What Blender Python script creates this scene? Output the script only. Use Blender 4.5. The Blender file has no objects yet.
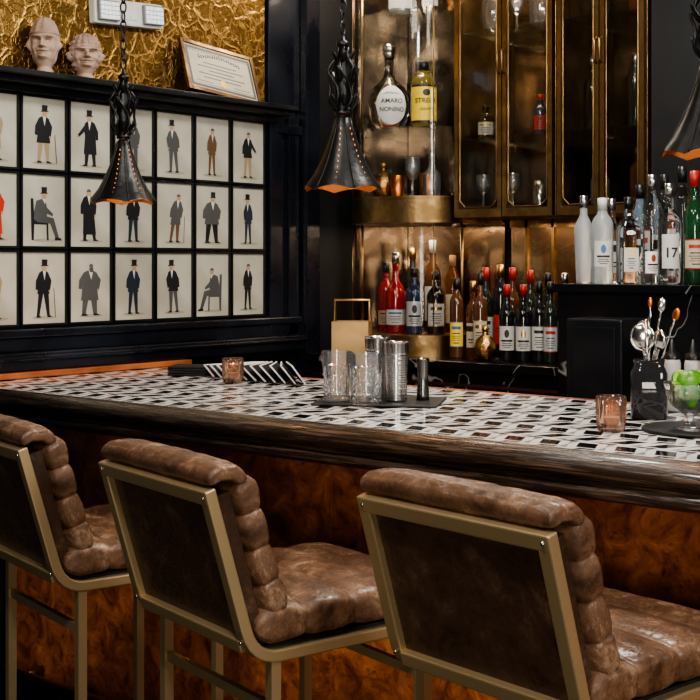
import bpy, math, random
from mathutils import Vector, Matrix, noise
random.seed(7)
pi=math.pi
# ------------------------------------------------------------ helpers
class MB:
    def __init__(s): s.v=[]; s.f=[]; s.m=[]; s.s=[]
    def add(s,vs,fs,mi=0,sm=False,M=None):
        o=len(s.v)
        for v in vs:
            v=Vector(v)
            if M is not None: v=M@v
            s.v.append(tuple(v))
        for f in fs:
            s.f.append(tuple(i+o for i in f)); s.m.append(mi); s.s.append(sm)
    def box(s,x0,x1,y0,y1,z0,z1,mi=0,M=None):
        vs=[(x0,y0,z0),(x1,y0,z0),(x1,y1,z0),(x0,y1,z0),(x0,y0,z1),(x1,y0,z1),(x1,y1,z1),(x0,y1,z1)]
        s.add(vs,[(0,3,2,1),(4,5,6,7),(0,1,5,4),(1,2,6,5),(2,3,7,6),(3,0,4,7)],mi,False,M)
    def lathe(s,prof,seg=24,mi=0,sm=True,M=None,n=2,zf=None):
        vs=[];fs=[]
        for (r,z) in prof:
            for k in range(seg):
                a=2*pi*k/seg; c,d=math.cos(a),math.sin(a)
                q=1.0 if n==2 else 1/((abs(c)**n+abs(d)**n)**(1/n))
                zz=z+(zf(a,r,z) if zf else 0)
                vs.append((r*q*c,r*q*d,zz))
        for i in range(len(prof)-1):
            for k in range(seg):
                k2=(k+1)%seg
                a,b,c,d=i*seg+k,i*seg+k2,(i+1)*seg+k2,(i+1)*seg+k
                if prof[i][0]<1e-6 and prof[i+1][0]<1e-6: continue
                if prof[i][0]<1e-6: fs.append((a,c,d))
                elif prof[i+1][0]<1e-6: fs.append((a,b,d))
                else: fs.append((a,b,c,d))
        s.add(vs,fs,mi,sm,M)
    def loft(s,rings,mi=0,sm=True,cap=True,closed=True,M=None):
        n=len(rings[0]); vs=[p for r in rings for p in r]; fs=[]
        for i in range(len(rings)-1):
            for k in range(n if closed else n-1):
                k2=(k+1)%n
                fs.append((i*n+k,i*n+k2,(i+1)*n+k2,(i+1)*n+k))
        if cap:
            fs.append(tuple(reversed(range(n)))); fs.append(tuple((len(rings)-1)*n+k for k in range(n)))
        s.add(vs,fs,mi,sm,M)
    def tube(s,path,r,seg=8,closed=False,mi=0,M=None,flat=1.0):
        P=[Vector(p) for p in path]; n=len(P); rings=[]; up=None
        for i in range(n):
            if closed: t=P[(i+1)%n]-P[(i-1)%n]
            else: t=P[min(i+1,n-1)]-P[max(i-1,0)]
            t.normalize()
            if up is None:
                up=Vector((0,0,1)) if abs(t.z)<.9 else Vector((1,0,0))
            up=(up-t*up.dot(t))
            if up.length<1e-5: up=Vector((0,1,0))-t*t.y
            up.normalize(); sd=t.cross(up)
            rr=r[i] if isinstance(r,(list,tuple)) else r
            rings.append([tuple(P[i]+up*math.cos(2*pi*k/seg)*rr+sd*math.sin(2*pi*k/seg)*rr*flat) for k in range(seg)])
        if closed: rings.append(rings[0])
        s.loft(rings,mi,True,not closed,True,M)
    def sweep(s,path,wd,w,t,mi=0):
        P=[Vector(p) for p in path]; n=len(P); W=Vector(wd)*w/2; rings=[]
        for i in range(n):
            tt=(P[min(i+1,n-1)]-P[max(i-1,0)]).normalized()
            N=tt.cross(Vector(wd)).normalized()*t/2
            rings.append([tuple(P[i]+a) for a in (W+N,W-N,-W-N,-W+N)])
        s.loft(rings,mi,False)
    def ell(s,c,r,seg=16,rg=10,mi=0,M=None):
        prof=[]
        for i in range(rg+1):
            u=-1+2*i/rg; a=u*pi/2
            prof.append((math.cos(a) if 0<i<rg else 0,math.sin(a)))
        T=Matrix.Translation(c)@Matrix.Diagonal((r[0],r[1],r[2],1))
        s.lathe(prof,seg,mi,True,(M@T) if M is not None else T)
    def prism(s,pts,z0,z1,mi=0,sm=0):
        n=len(pts)
        vs=[(p[0],p[1],z0) for p in pts]+[(p[0],p[1],z1) for p in pts]
        F=[(k,(k+1)%n,(k+1)%n+n,k+n) for k in range(n)]
        s.add(vs,F[:sm],mi,True); s.add(vs,F[sm:],mi,False)
        s.add(vs,[tuple(reversed(range(n))),tuple(range(n,2*n))],mi,False)
    def mesh(s,name,mats):
        me=bpy.data.meshes.new(name); me.from_pydata(s.v,[],s.f)
        for m in mats: me.materials.append(m)
        for i,p in enumerate(me.polygons):
            p.material_index=s.m[i]; p.use_smooth=s.s[i]
        me.validate(); me.update(); return me
col=bpy.context.scene.collection
def link(ob,parent=None,loc=(0,0,0),rot=(0,0,0)):
    col.objects.link(ob); ob.location=loc; ob.rotation_euler=rot
    if parent is not None: ob.parent=parent
    return ob
def part(name,me,mats=None,parent=None,loc=(0,0,0),rot=(0,0,0),label=None,bevel=0,kind=None):
    if isinstance(me,MB): me=me.mesh(name,mats)
    ob=bpy.data.objects.new(name,me); link(ob,parent,loc,rot)
    if label: ob["label"]=label
    if kind: ob["kind"]=kind
    if bevel:
        b=ob.modifiers.new("bevel","BEVEL"); b.width=bevel; b.segments=2; b.limit_method='ANGLE'; b.angle_limit=.7
    return ob
def tag(ob,label,cat,group=None):
    ob["label"]=label; ob["category"]=cat
    if group: ob["group"]=group
    return ob
def thing(name,label,cat,loc=(0,0,0),rz=0,group=None,rx=0,ry=0):
    ob=bpy.data.objects.new(name,None); ob.empty_display_size=.05
    link(ob,None,loc,(rx,ry,rz)); return tag(ob,label,cat,group)
def struct(name,mb,mats,bevel=0):
    return part(name,mb,mats,kind="structure",bevel=bevel)
# ------------------------------------------------------------ materials
def M(name,c,r=.5,m=0,c2=None,ns=8,lo=.4,hi=.6,bump=0,bs=40,tr=0,coat=0,es=0,ec=None,dist=0,r2=None,st=(1,1,1),det=5,ior=1.45,bd=.01):
    mt=bpy.data.materials.new(name); mt.use_nodes=True; nt=mt.node_tree; N=nt.nodes; L=nt.links
    b=N["Principled BSDF"]
    b.inputs["Metallic"].default_value=m; b.inputs["Roughness"].default_value=r; b.inputs["IOR"].default_value=ior
    b.inputs["Transmission Weight"].default_value=tr; b.inputs["Coat Weight"].default_value=coat; b.inputs["Coat Roughness"].default_value=.12
    c=tuple(c)+(1,); c2=(tuple(c2)+(1,)) if c2 else tuple(x*.82 for x in c[:3])+(1,)
    tc=N.new("ShaderNodeTexCoord"); mp=N.new("ShaderNodeMapping"); mp.inputs["Scale"].default_value=st
    L.new(tc.outputs["Object"],mp.inputs["Vector"])
    no=N.new("ShaderNodeTexNoise"); no.inputs["Scale"].default_value=ns; no.inputs["Detail"].default_value=det; no.inputs["Distortion"].default_value=dist
    L.new(mp.outputs[0],no.inputs["Vector"])
    cr=N.new("ShaderNodeValToRGB"); cr.color_ramp.elements[0].position=lo; cr.color_ramp.elements[1].position=hi
    cr.color_ramp.elements[0].color=c; cr.color_ramp.elements[1].color=c2
    L.new(no.outputs["Fac"],cr.inputs["Fac"]); L.new(cr.outputs["Color"],b.inputs["Base Color"])
    if r2 is not None:
        mr=N.new("ShaderNodeMapRange"); mr.inputs["From Min"].default_value=lo; mr.inputs["From Max"].default_value=hi
        mr.inputs["To Min"].default_value=r; mr.inputs["To Max"].default_value=r2
        L.new(no.outputs["Fac"],mr.inputs["Value"]); L.new(mr.outputs[0],b.inputs["Roughness"])
    if bump:
        n2=N.new("ShaderNodeTexNoise"); n2.inputs["Scale"].default_value=bs; n2.inputs["Detail"].default_value=6; n2.inputs["Distortion"].default_value=dist
        L.new(mp.outputs[0],n2.inputs["Vector"])
        bp=N.new("ShaderNodeBump"); bp.inputs["Strength"].default_value=bump; bp.inputs["Distance"].default_value=bd
        L.new(n2.outputs["Fac"],bp.inputs["Height"]); L.new(bp.outputs[0],b.inputs["Normal"])
    if es:
        b.inputs["Emission Color"].default_value=tuple(ec or c[:3])+(1,); b.inputs["Emission Strength"].default_value=es
    return mt
def pane_mat(name,tint,g=.0,k=.5,rough=.12,ior=1.45,diff=0,dc=(.9,.92,.95)):
    mt=bpy.data.materials.new(name); mt.use_nodes=True; nt=mt.node_tree; N=nt.nodes; L=nt.links
    N.remove(N["Principled BSDF"]); out=N["Material Output"]
    t=N.new("ShaderNodeBsdfTransparent"); t.inputs[0].default_value=tuple(tint)+(1,)
    gl=N.new("ShaderNodeBsdfGlossy"); gl.inputs["Roughness"].default_value=rough
    fr=N.new("ShaderNodeFresnel"); fr.inputs[0].default_value=ior
    ad=N.new("ShaderNodeMath"); ad.operation='MULTIPLY_ADD'; ad.inputs[1].default_value=k; ad.inputs[2].default_value=g
    L.new(fr.outputs[0],ad.inputs[0])
    base=t.outputs[0]
    if diff:
        df=N.new("ShaderNodeBsdfTranslucent"); df.inputs[0].default_value=tuple(dc)+(1,); dd=N.new("ShaderNodeBsdfDiffuse"); dd.inputs[0].default_value=tuple(dc)+(1,)
        m1=N.new("ShaderNodeMixShader"); m1.inputs[0].default_value=.5; L.new(df.outputs[0],m1.inputs[1]); L.new(dd.outputs[0],m1.inputs[2])
        m2=N.new("ShaderNodeMixShader"); m2.inputs[0].default_value=diff; L.new(base,m2.inputs[1]); L.new(m1.outputs[0],m2.inputs[2]); base=m2.outputs[0]
    mx=N.new("ShaderNodeMixShader"); L.new(ad.outputs[0],mx.inputs[0]); L.new(base,mx.inputs[1]); L.new(gl.outputs[0],mx.inputs[2])
    L.new(mx.outputs[0],out.inputs[0]); return mt
m_black=M("black_paint",(.005,.006,.008),.3,0,(.008,.009,.011),6,r2=.4,bump=.08,bs=18)
m_navy=M("navy_gloss_paint",(.004,.005,.009),.24,0,(.008,.011,.019),3,.4,.65,bump=.22,bs=11,coat=.3,r2=.4,dist=.6)
m_matte=M("matte_black",(.004,.004,.005),.6,0,(.007,.007,.008),5)
m_floor=M("dark_floor_boards",(.012,.009,.007),.5,0,(.03,.02,.014),3,st=(1,8,1))
m_ceil=M("dark_ceiling_paint",(.012,.012,.014),.8)
m_brass=M("aged_brass",(.38,.25,.115),.28,1,(.21,.13,.055),12,r2=.42,bump=.1,bs=60)
m_brassd=M("dark_antique_brass",(.22,.14,.07),.3,1,(.10,.06,.03),9,r2=.45,bump=.1)
m_brassm=M("satin_stool_brass",(.56,.42,.23),.34,.72,(.50,.37,.20),5,r2=.42)
m_mir=M("antiqued_bronze_mirror",(.33,.215,.125),.14,1,(.13,.08,.046),5,.42,.66,r2=.36,bump=.12,bs=9,dist=1)
m_mird=M("dark_bronze_mirror",(.25,.18,.12),.08,1,(.065,.046,.031),5,.40,.66,r2=.28,bump=.16,bs=9,dist=1)
m_smoke=M("smoked_mirror",(.10,.08,.06),.12,1,(.03,.024,.018),4,.4,.7,r2=.3,bump=.1,bs=6)
def goldfoil():
    mt=bpy.data.materials.new("crumpled_gold_foil"); mt.use_nodes=True; nt=mt.node_tree;N=nt.nodes;L=nt.links;b=N["Principled BSDF"]
    tc=N.new("ShaderNodeTexCoord"); n=N.new("ShaderNodeTexNoise"); n.inputs["Scale"].default_value=6; n.inputs["Detail"].default_value=5
    L.new(tc.outputs["Object"],n.inputs["Vector"])
    mx0=N.new("ShaderNodeMix"); mx0.data_type='RGBA'; mx0.blend_type='LINEAR_LIGHT'; mx0.inputs[0].default_value=.08
    L.new(tc.outputs["Object"],mx0.inputs[6]); L.new(n.outputs["Color"],mx0.inputs[7])
    hs=[]
    for sc in (15,36):
        v=N.new("ShaderNodeTexVoronoi"); v.feature='DISTANCE_TO_EDGE'; v.inputs["Scale"].default_value=sc; L.new(mx0.outputs[2],v.inputs["Vector"]); hs.append(v)
    mn=N.new("ShaderNodeMath"); mn.operation='MINIMUM'
    s2=N.new("ShaderNodeMath"); s2.operation='MULTIPLY'; s2.inputs[1].default_value=1.6; L.new(hs[1].outputs["Distance"],s2.inputs[0])
    L.new(hs[0].outputs["Distance"],mn.inputs[0]); L.new(s2.outputs[0],mn.inputs[1])
    cr=N.new("ShaderNodeValToRGB"); e=cr.color_ramp.elements; e[0].position=.0; e[0].color=(.52,.33,.11,1); e[1].position=.10; e[1].color=(.17,.095,.026,1)
    x=e.new(.03); x.color=(.27,.155,.045,1)
    L.new(mn.outputs[0],cr.inputs[0]); L.new(cr.outputs[0],b.inputs["Base Color"])
    b.inputs["Metallic"].default_value=.9; b.inputs["Roughness"].default_value=.36
    m3=N.new("ShaderNodeMath"); m3.operation='MINIMUM'; m3.inputs[1].default_value=.10; L.new(mn.outputs[0],m3.inputs[0])
    a=N.new("ShaderNodeMath"); a.operation='MULTIPLY_ADD'; a.inputs[1].default_value=-1.5; L.new(m3.outputs[0],a.inputs[0]); L.new(n.outputs["Fac"],a.inputs[2])
    bp=N.new("ShaderNodeBump"); bp.inputs["Strength"].default_value=.6; bp.inputs["Distance"].default_value=.018
    L.new(a.outputs[0],bp.inputs["Height"]); L.new(bp.outputs[0],b.inputs["Normal"]); return mt
m_gold=goldfoil()
def leather(name,c0,c1,c2,bst=.4):
    mt=bpy.data.materials.new(name); mt.use_nodes=True; nt=mt.node_tree;N=nt.nodes;L=nt.links;b=N["Principled BSDF"]
    tc=N.new("ShaderNodeTexCoord")
    n=N.new("ShaderNodeTexNoise"); n.inputs["Scale"].default_value=10; n.inputs["Detail"].default_value=12; n.inputs["Roughness"].default_value=.75; n.inputs["Distortion"].default_value=.3
    L.new(tc.outputs["Object"],n.inputs["Vector"])
    cr=N.new("ShaderNodeValToRGB"); e=cr.color_ramp.elements; e[0].position=.36; e[0].color=tuple(c0)+(1,); e[1].position=.70; e[1].color=tuple(c2)+(1,)
    x=e.new(.53); x.color=tuple(c1)+(1,)
    L.new(n.outputs[0],cr.inputs[0])
    mx0=N.new("ShaderNodeMix"); mx0.data_type='RGBA'; mx0.blend_type='LINEAR_LIGHT'; mx0.inputs[0].default_value=.06
    L.new(tc.outputs["Object"],mx0.inputs[6]); L.new(n.outputs["Color"],mx0.inputs[7])
    v=N.new("ShaderNodeTexVoronoi"); v.feature='DISTANCE_TO_EDGE'; v.inputs["Scale"].default_value=62; L.new(mx0.outputs[2],v.inputs["Vector"])
    r2=N.new("ShaderNodeValToRGB"); r2.color_ramp.elements[0].position=0; r2.color_ramp.elements[0].color=(.38,.32,.28,1); r2.color_ramp.elements[1].position=.07; r2.color_ramp.elements[1].color=(1,1,1,1)
    L.new(v.outputs["Distance"],r2.inputs[0])
    mx=N.new("ShaderNodeMix"); mx.data_type='RGBA'; mx.blend_type='MULTIPLY'; mx.inputs[0].default_value=.6
    L.new(cr.outputs[0],mx.inputs[6]); L.new(r2.outputs[0],mx.inputs[7]); L.new(mx.outputs[2],b.inputs["Base Color"])
    b.inputs["Roughness"].default_value=.27
    mn=N.new("ShaderNodeMath"); mn.operation='MINIMUM'; mn.inputs[1].default_value=.07; L.new(v.outputs["Distance"],mn.inputs[0])
    a=N.new("ShaderNodeMath"); a.operation='MULTIPLY_ADD'; a.inputs[1].default_value=2.5; L.new(mn.outputs[0],a.inputs[0]); L.new(n.outputs["Fac"],a.inputs[2])
    bp=N.new("ShaderNodeBump"); bp.inputs["Strength"].default_value=bst; bp.inputs["Distance"].default_value=.0035
    L.new(a.outputs[0],bp.inputs["Height"]); L.new(bp.outputs[0],b.inputs["Normal"]); return mt
m_leath=leather("distressed_brown_leather",(.060,.029,.016),(.165,.088,.050),(.46,.32,.21),.4)
m_leathd=leather("dark_brown_leather_panel",(.032,.016,.010),(.062,.033,.020),(.15,.088,.056),.25)
m_copper=M("copper_inner",(.75,.27,.09),.35,1,(.5,.15,.04),20)
m_iron=M("black_wrought_iron",(.004,.004,.0045),.38,.15,(.008,.0075,.0075),30,bump=.15,bs=60)
m_bulb=M("warm_bulb",(1,.7,.4),.3,0,es=14,ec=(1,.55,.22))
m_wood=M("dark_bar_rail_wood",(.028,.016,.010),.26,0,(.17,.11,.068),7,.48,.74,bump=.3,bs=14,st=(1.2,26,26),coat=.3,r2=.4,dist=.3,det=9)
m_orange=M("orange_wood_strip",(.42,.13,.04),.4,0,(.22,.06,.02),12,st=(1,.3,1))
m_cream=M("aged_print_paper",(.47,.45,.38),.45,0,(.39,.37,.30),6,coat=.25)
m_marb=bpy.data.materials.new("black_veined_marble")
def marble():
    mt=m_marb; mt.use_nodes=True; nt=mt.node_tree;N=nt.nodes;L=nt.links;b=N["Principled BSDF"]
    tc=N.new("ShaderNodeTexCoord"); n=N.new("ShaderNodeTexNoise"); n.inputs["Scale"].default_value=2.1; n.inputs["Detail"].default_value=4; n.inputs["Distortion"].default_value=.4
    L.new(tc.outputs["Object"],n.inputs["Vector"])
    s=N.new("ShaderNodeMath"); s.operation='SUBTRACT'; s.inputs[1].default_value=.5; L.new(n.outputs["Fac"],s.inputs[0])
    a=N.new("ShaderNodeMath"); a.operation='ABSOLUTE'; L.new(s.outputs[0],a.inputs[0])
    n2=N.new("ShaderNodeTexNoise"); n2.inputs["Scale"].default_value=5; L.new(tc.outputs["Object"],n2.inputs["Vector"])
    m2=N.new("ShaderNodeMapRange"); m2.inputs["From Min"].default_value=.3; m2.inputs["From Max"].default_value=.55; m2.inputs["To Min"].default_value=.006; m2.inputs["To Max"].default_value=0; L.new(n2.outputs["Fac"],m2.inputs["Value"])
    ad=N.new("ShaderNodeMath"); ad.operation='ADD'; L.new(a.outputs[0],ad.inputs[0]); L.new(m2.outputs[0],ad.inputs[1])
    cr=N.new("ShaderNodeValToRGB"); cr.color_ramp.elements[0].color=(.38,.37,.36,1); cr.color_ramp.elements[1].color=(.006,.006,.007,1)
    cr.color_ramp.elements[1].position=.007; L.new(ad.outputs[0],cr.inputs[0]); L.new(cr.outputs[0],b.inputs["Base Color"])
    b.inputs["Roughness"].default_value=.2
marble()
def mosaic():
    mt=bpy.data.materials.new("black_and_white_mosaic"); mt.use_nodes=True; nt=mt.node_tree;N=nt.nodes;L=nt.links;b=N["Principled BSDF"]
    def mt_(op,a,b_=None,c=None):
        n=N.new("ShaderNodeMath"); n.operation=op
        for i,x in enumerate((a,b_,c)):
            if x is None: continue
            if isinstance(x,(int,float)): n.inputs[i].default_value=x
            else: L.new(x,n.inputs[i])
        return n.outputs[0]
    tc=N.new("ShaderNodeTexCoord"); sp=N.new("ShaderNodeSeparateXYZ"); L.new(tc.outputs["Object"],sp.inputs[0])
    q=mt_('DIVIDE',sp.outputs[1],.088); row=mt_('FLOOR',q); par=mt_('FLOORED_MODULO',row,2.0)
    p=mt_('ADD',mt_('DIVIDE',sp.outputs[0],.084),mt_('MULTIPLY',par,.5))
    fx=mt_('SUBTRACT',mt_('FRACT',p),.5); fy=mt_('SUBTRACT',mt_('FRACT',q),.5)
    sg=mt_('SUBTRACT',mt_('MULTIPLY',par,2.0),1.0)
    t=mt_('ADD',fx,mt_('MULTIPLY',mt_('MULTIPLY',fy,sg),.45))
    blk=mt_('MULTIPLY',mt_('LESS_THAN',mt_('ABSOLUTE',t),.255),mt_('LESS_THAN',mt_('ABSOLUTE',fy),.33))
    q2=mt_('SUBTRACT',mt_('FRACT',mt_('ADD',q,.5)),.5); p2=mt_('SUBTRACT',mt_('FRACT',mt_('ADD',mt_('DIVIDE',sp.outputs[0],.084),.25)),.5)
    bar=mt_('MULTIPLY',mt_('LESS_THAN',mt_('ABSOLUTE',q2),.085),mt_('LESS_THAN',mt_('ABSOLUTE',p2),.22))
    blk=mt_('MAXIMUM',blk,bar)
    gr=mt_('GREATER_THAN',mt_('ABSOLUTE',t),.487)
    no=N.new("ShaderNodeTexNoise"); no.inputs["Scale"].default_value=25; L.new(tc.outputs["Object"],no.inputs["Vector"])
    wc=N.new("ShaderNodeValToRGB"); wc.color_ramp.elements[0].color=(.80,.79,.77,1); wc.color_ramp.elements[1].color=(.64,.63,.61,1)
    wc.color_ramp.elements[0].position=.45; wc.color_ramp.elements[1].position=.7; L.new(no.outputs[0],wc.inputs[0])
    m1=N.new("ShaderNodeMix"); m1.data_type='RGBA'; L.new(gr,m1.inputs[0]); L.new(wc.outputs[0],m1.inputs[6]); m1.inputs[7].default_value=(.3,.29,.28,1)
    m2=N.new("ShaderNodeMix"); m2.data_type='RGBA'; L.new(blk,m2.inputs[0]); L.new(m1.outputs[2],m2.inputs[6]); m2.inputs[7].default_value=(.004,.004,.005,1)
    L.new(m2.outputs[2],b.inputs["Base Color"]); b.inputs["Roughness"].default_value=.12; b.inputs["Specular IOR Level"].default_value=.28
    bp=N.new("ShaderNodeBump"); bp.inputs["Strength"].default_value=.2; bp.inputs["Distance"].default_value=.0015
    n3=N.new("ShaderNodeTexNoise"); n3.inputs["Scale"].default_value=14; L.new(tc.outputs["Object"],n3.inputs["Vector"])
    L.new(n3.outputs[0],bp.inputs["Height"]); L.new(bp.outputs[0],b.inputs["Normal"])
    return mt
m_mos=mosaic()
def burl():
    mt=bpy.data.materials.new("orange_burl_veneer"); mt.use_nodes=True; nt=mt.node_tree;N=nt.nodes;L=nt.links;b=N["Principled BSDF"]
    tc=N.new("ShaderNodeTexCoord"); n=N.new("ShaderNodeTexNoise"); n.inputs["Scale"].default_value=13; n.inputs["Detail"].default_value=10; n.inputs["Distortion"].default_value=.9; n.inputs["Roughness"].default_value=.70
    L.new(tc.outputs["Object"],n.inputs["Vector"])
    cr=N.new("ShaderNodeValToRGB"); e=cr.color_ramp.elements; e[0].position=.32; e[0].color=(.075,.019,.006,1); e[1].position=.70; e[1].color=(.70,.27,.08,1)
    x=e.new(.44); x.color=(.24,.065,.017,1); x=e.new(.56); x.color=(.43,.13,.033,1)
    L.new(n.outputs[0],cr.inputs[0])
    v=N.new("ShaderNodeTexVoronoi"); v.inputs["Scale"].default_value=38
    mx0=N.new("ShaderNodeMix"); mx0.data_type='RGBA'; mx0.blend_type='LINEAR_LIGHT'; mx0.inputs[0].default_value=.07
    L.new(tc.outputs["Object"],mx0.inputs[6]); L.new(n.outputs["Color"],mx0.inputs[7]); L.new(mx0.outputs[2],v.inputs["Vector"])
    r2=N.new("ShaderNodeValToRGB"); r2.color_ramp.elements[0].position=.05; r2.color_ramp.elements[0].color=(.2,.15,.12,1); r2.color_ramp.elements[1].position=.30; r2.color_ramp.elements[1].color=(1,1,1,1)
    L.new(v.outputs["Distance"],r2.inputs[0])
    mx=N.new("ShaderNodeMix"); mx.data_type='RGBA'; mx.blend_type='MULTIPLY'; mx.inputs[0].default_value=.8
    L.new(cr.outputs[0],mx.inputs[6]); L.new(r2.outputs[0],mx.inputs[7]); L.new(mx.outputs[2],b.inputs["Base Color"])
    b.inputs["Roughness"].default_value=.34; b.inputs["Coat Weight"].default_value=.2
    return mt
m_burl=burl()
m_pane=pane_mat("clear_pane_glass",(.96,.96,.95),0,.6,.06)
m_shelfg=pane_mat("glass_shelf",(.88,.92,.90),.03,.6,.1)
m_crys=pane_mat("cut_crystal_glass",(.98,.99,1.0),.04,.8,.05,1.5,.06)
G=dict(
 clear=M("clear_spirit_glass",(.93,.95,.95),.03,0,(.97,.98,.98),tr=1),
 dark=M("dark_green_glass",(.012,.018,.012),.08,0,(.02,.028,.018),coat=.5),
 black=M("black_glass",(.008,.007,.008),.08,0,(.015,.013,.013),coat=.5),
 amber=M("amber_spirit_glass",(.50,.20,.05),.05,0,(.40,.15,.04),tr=.85),
 yellow=M("yellow_liqueur_glass",(.62,.47,.12),.05,0,(.55,.40,.09),tr=.8),
 brown=M("brown_glass",(.07,.025,.01),.08,0,(.10,.04,.015),coat=.5),
 red=M("red_bitter_glass",(.34,.012,.010),.08,0,(.25,.010,.01),tr=.25,coat=.5),
 blue=M("blue_glass",(.45,.60,.72),.06,0,(.38,.52,.66),tr=.8),
 navy=M("navy_glass",(.012,.025,.06),.08,0,(.02,.035,.08),coat=.5),
 green=M("green_glass",(.02,.09,.035),.08,0,(.015,.065,.025),tr=.5,coat=.3),
 frost=M("frosted_spirit_glass",(.80,.84,.86),.28,0,(.72,.76,.79),tr=.75),
 silver=M("frosted_silver_bottle",(.45,.46,.47),.22,.7,(.32,.33,.34)),
 gold=M("gilded_bottle",(.62,.38,.14),.25,1,(.35,.18,.06),25,bump=.5,bs=70),
 crys=m_crys)
m_lw=M("white_label_paper",(.56,.55,.51),.5); m_lk=M("black_label_print",(.02,.02,.02),.4); m_ly=M("yellow_label_paper",(.85,.60,.05),.45)
m_lr=M("red_label_print",(.42,.03,.02),.4); m_lb=M("blue_label_print",(.05,.13,.32),.4); m_lc=M("cream_label_paper",(.48,.41,.29),.5); m_ls=M("silver_label_foil",(.55,.56,.58),.35,.3)
m_lww=M("bright_oval_label",(.85,.85,.83),.45); m_cert=M("aged_certificate_paper",(.52,.48,.38),.5,0,(.46,.42,.32),10)
m_cred=M("red_cap",(.42,.025,.02),.35); m_ck=M("black_cap",(.01,.01,.01),.35); m_cs=M("silver_cap",(.6,.6,.6),.25,1); m_cg=M("gold_cap",(.65,.42,.14),.3,1); m_cw=M("white_cap",(.6,.6,.58),.4); m_cork=M("cork_stopper",(.35,.2,.1),.7)
m_steel=M("polished_steel",(.62,.61,.60),.16,1,(.45,.44,.43),8,r2=.25)
m_dsteel=M("gunmetal_steel",(.22,.215,.21),.2,1,(.14,.14,.14),8,r2=.3)
m_amb=pane_mat("ribbed_amber_glass",(.93,.74,.60),.05,.9,.08,1.5,.12,(.62,.42,.32))
m_wax=M("candle_wax",(.6,.5,.42),.6)
m_terra=M("pale_terracotta",(.42,.30,.23),.75,0,(.28,.19,.14),18,.42,.66,bump=.45,bs=60,bd=.005)
m_white=M("white_plastic",(.72,.72,.70),.4); m_lens=M("bright_lamp_lens",(.85,.87,.9),.2,0,(.5,.52,.56),120,es=.45,ec=(.9,.95,1))
m_grey=M("grey_plastic",(.25,.25,.26),.4)
m_lime=M("lime_skin",(.035,.17,.006),.35,0,(.07,.25,.012),30,bump=.2,bs=200); m_flesh=M("lime_flesh",(.24,.44,.05),.3,0,(.42,.58,.16),60)
m_rub=M("black_rubber_mat",(.008,.008,.009),.55,0,(.014,.014,.015))
m_napk=M("black_napkin_cloth",(.010,.010,.012),.8); m_napw=M("white_napkin_edge",(.65,.64,.62),.7)
m_wpl=M("white_squeeze_plastic",(.55,.55,.55),.35)
# ------------------------------------------------------------ room
b=MB(); b.box(-3.6,3,-2,4.5,-.06,0); struct("floor",b,[m_floor])
b=MB(); b.box(-3.6,3,-2,4.5,3.0,3.06); struct("ceiling",b,[m_ceil])
b=MB(); b.box(-3.5,-3.4,-2,4.45,0,3.0); struct("wall_left",b,[m_navy])
b=MB(); b.box(-3.4,3,4.35,4.45,0,3.0); struct("wall_back",b,[m_matte])
b=MB(); b.box(-3.4,-3.392,1.2,3.56,2.0,3.0); struct("trim_1",b,[m_gold])
b=MB(); b.box(-3.4,-3.27,1.2,3.62,2.008,2.026); b.box(-3.4,-3.30,1.2,3.61,1.990,2.008); b.box(-3.4,-3.36,1.2,3.60,1.968,1.99)
struct("trim_2",b,[m_black],.003)
b=MB(); b.box(-3.4,-3.37,3.57,3.64,1.10,2.0); b.box(-3.4,-3.375,3.68,3.74,1.1,2.0); b.box(-3.4,-3.345,3.75,3.83,1.0,3.0); b.box(-3.4,-3.38,3.57,3.75,2.026,3.0)
b.box(-3.4,-3.365,3.60,3.75,1.93,1.968)
struct("trim_3",b,[m_navy],.004)
b=MB(); b.box(-3.4,-3.36,3.83,4.34,0,3.0); struct("trim_4",b,[m_matte])
b=MB(); b.box(-3.4,-3.365,1.2,3.75,1.195,1.222); b.box(-3.4,-3.375,1.2,3.75,1.15,1.195); b.box(-3.4,-3.345,1.2,3.75,1.092,1.15); b.box(-3.4,-3.335,1.2,3.75,1.125,1.14)
struct("trim_5",b,[m_navy],.005)
b=MB(); b.box(-3.4,-3.325,2.1,3.12,1.072,1.09); struct("trim_6",b,[m_orange],.002)
b=MB(); b.box(-1.99,0.2,3.98,4.35,1.37,3.0); struct("trim_7",b,[m_matte])
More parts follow.
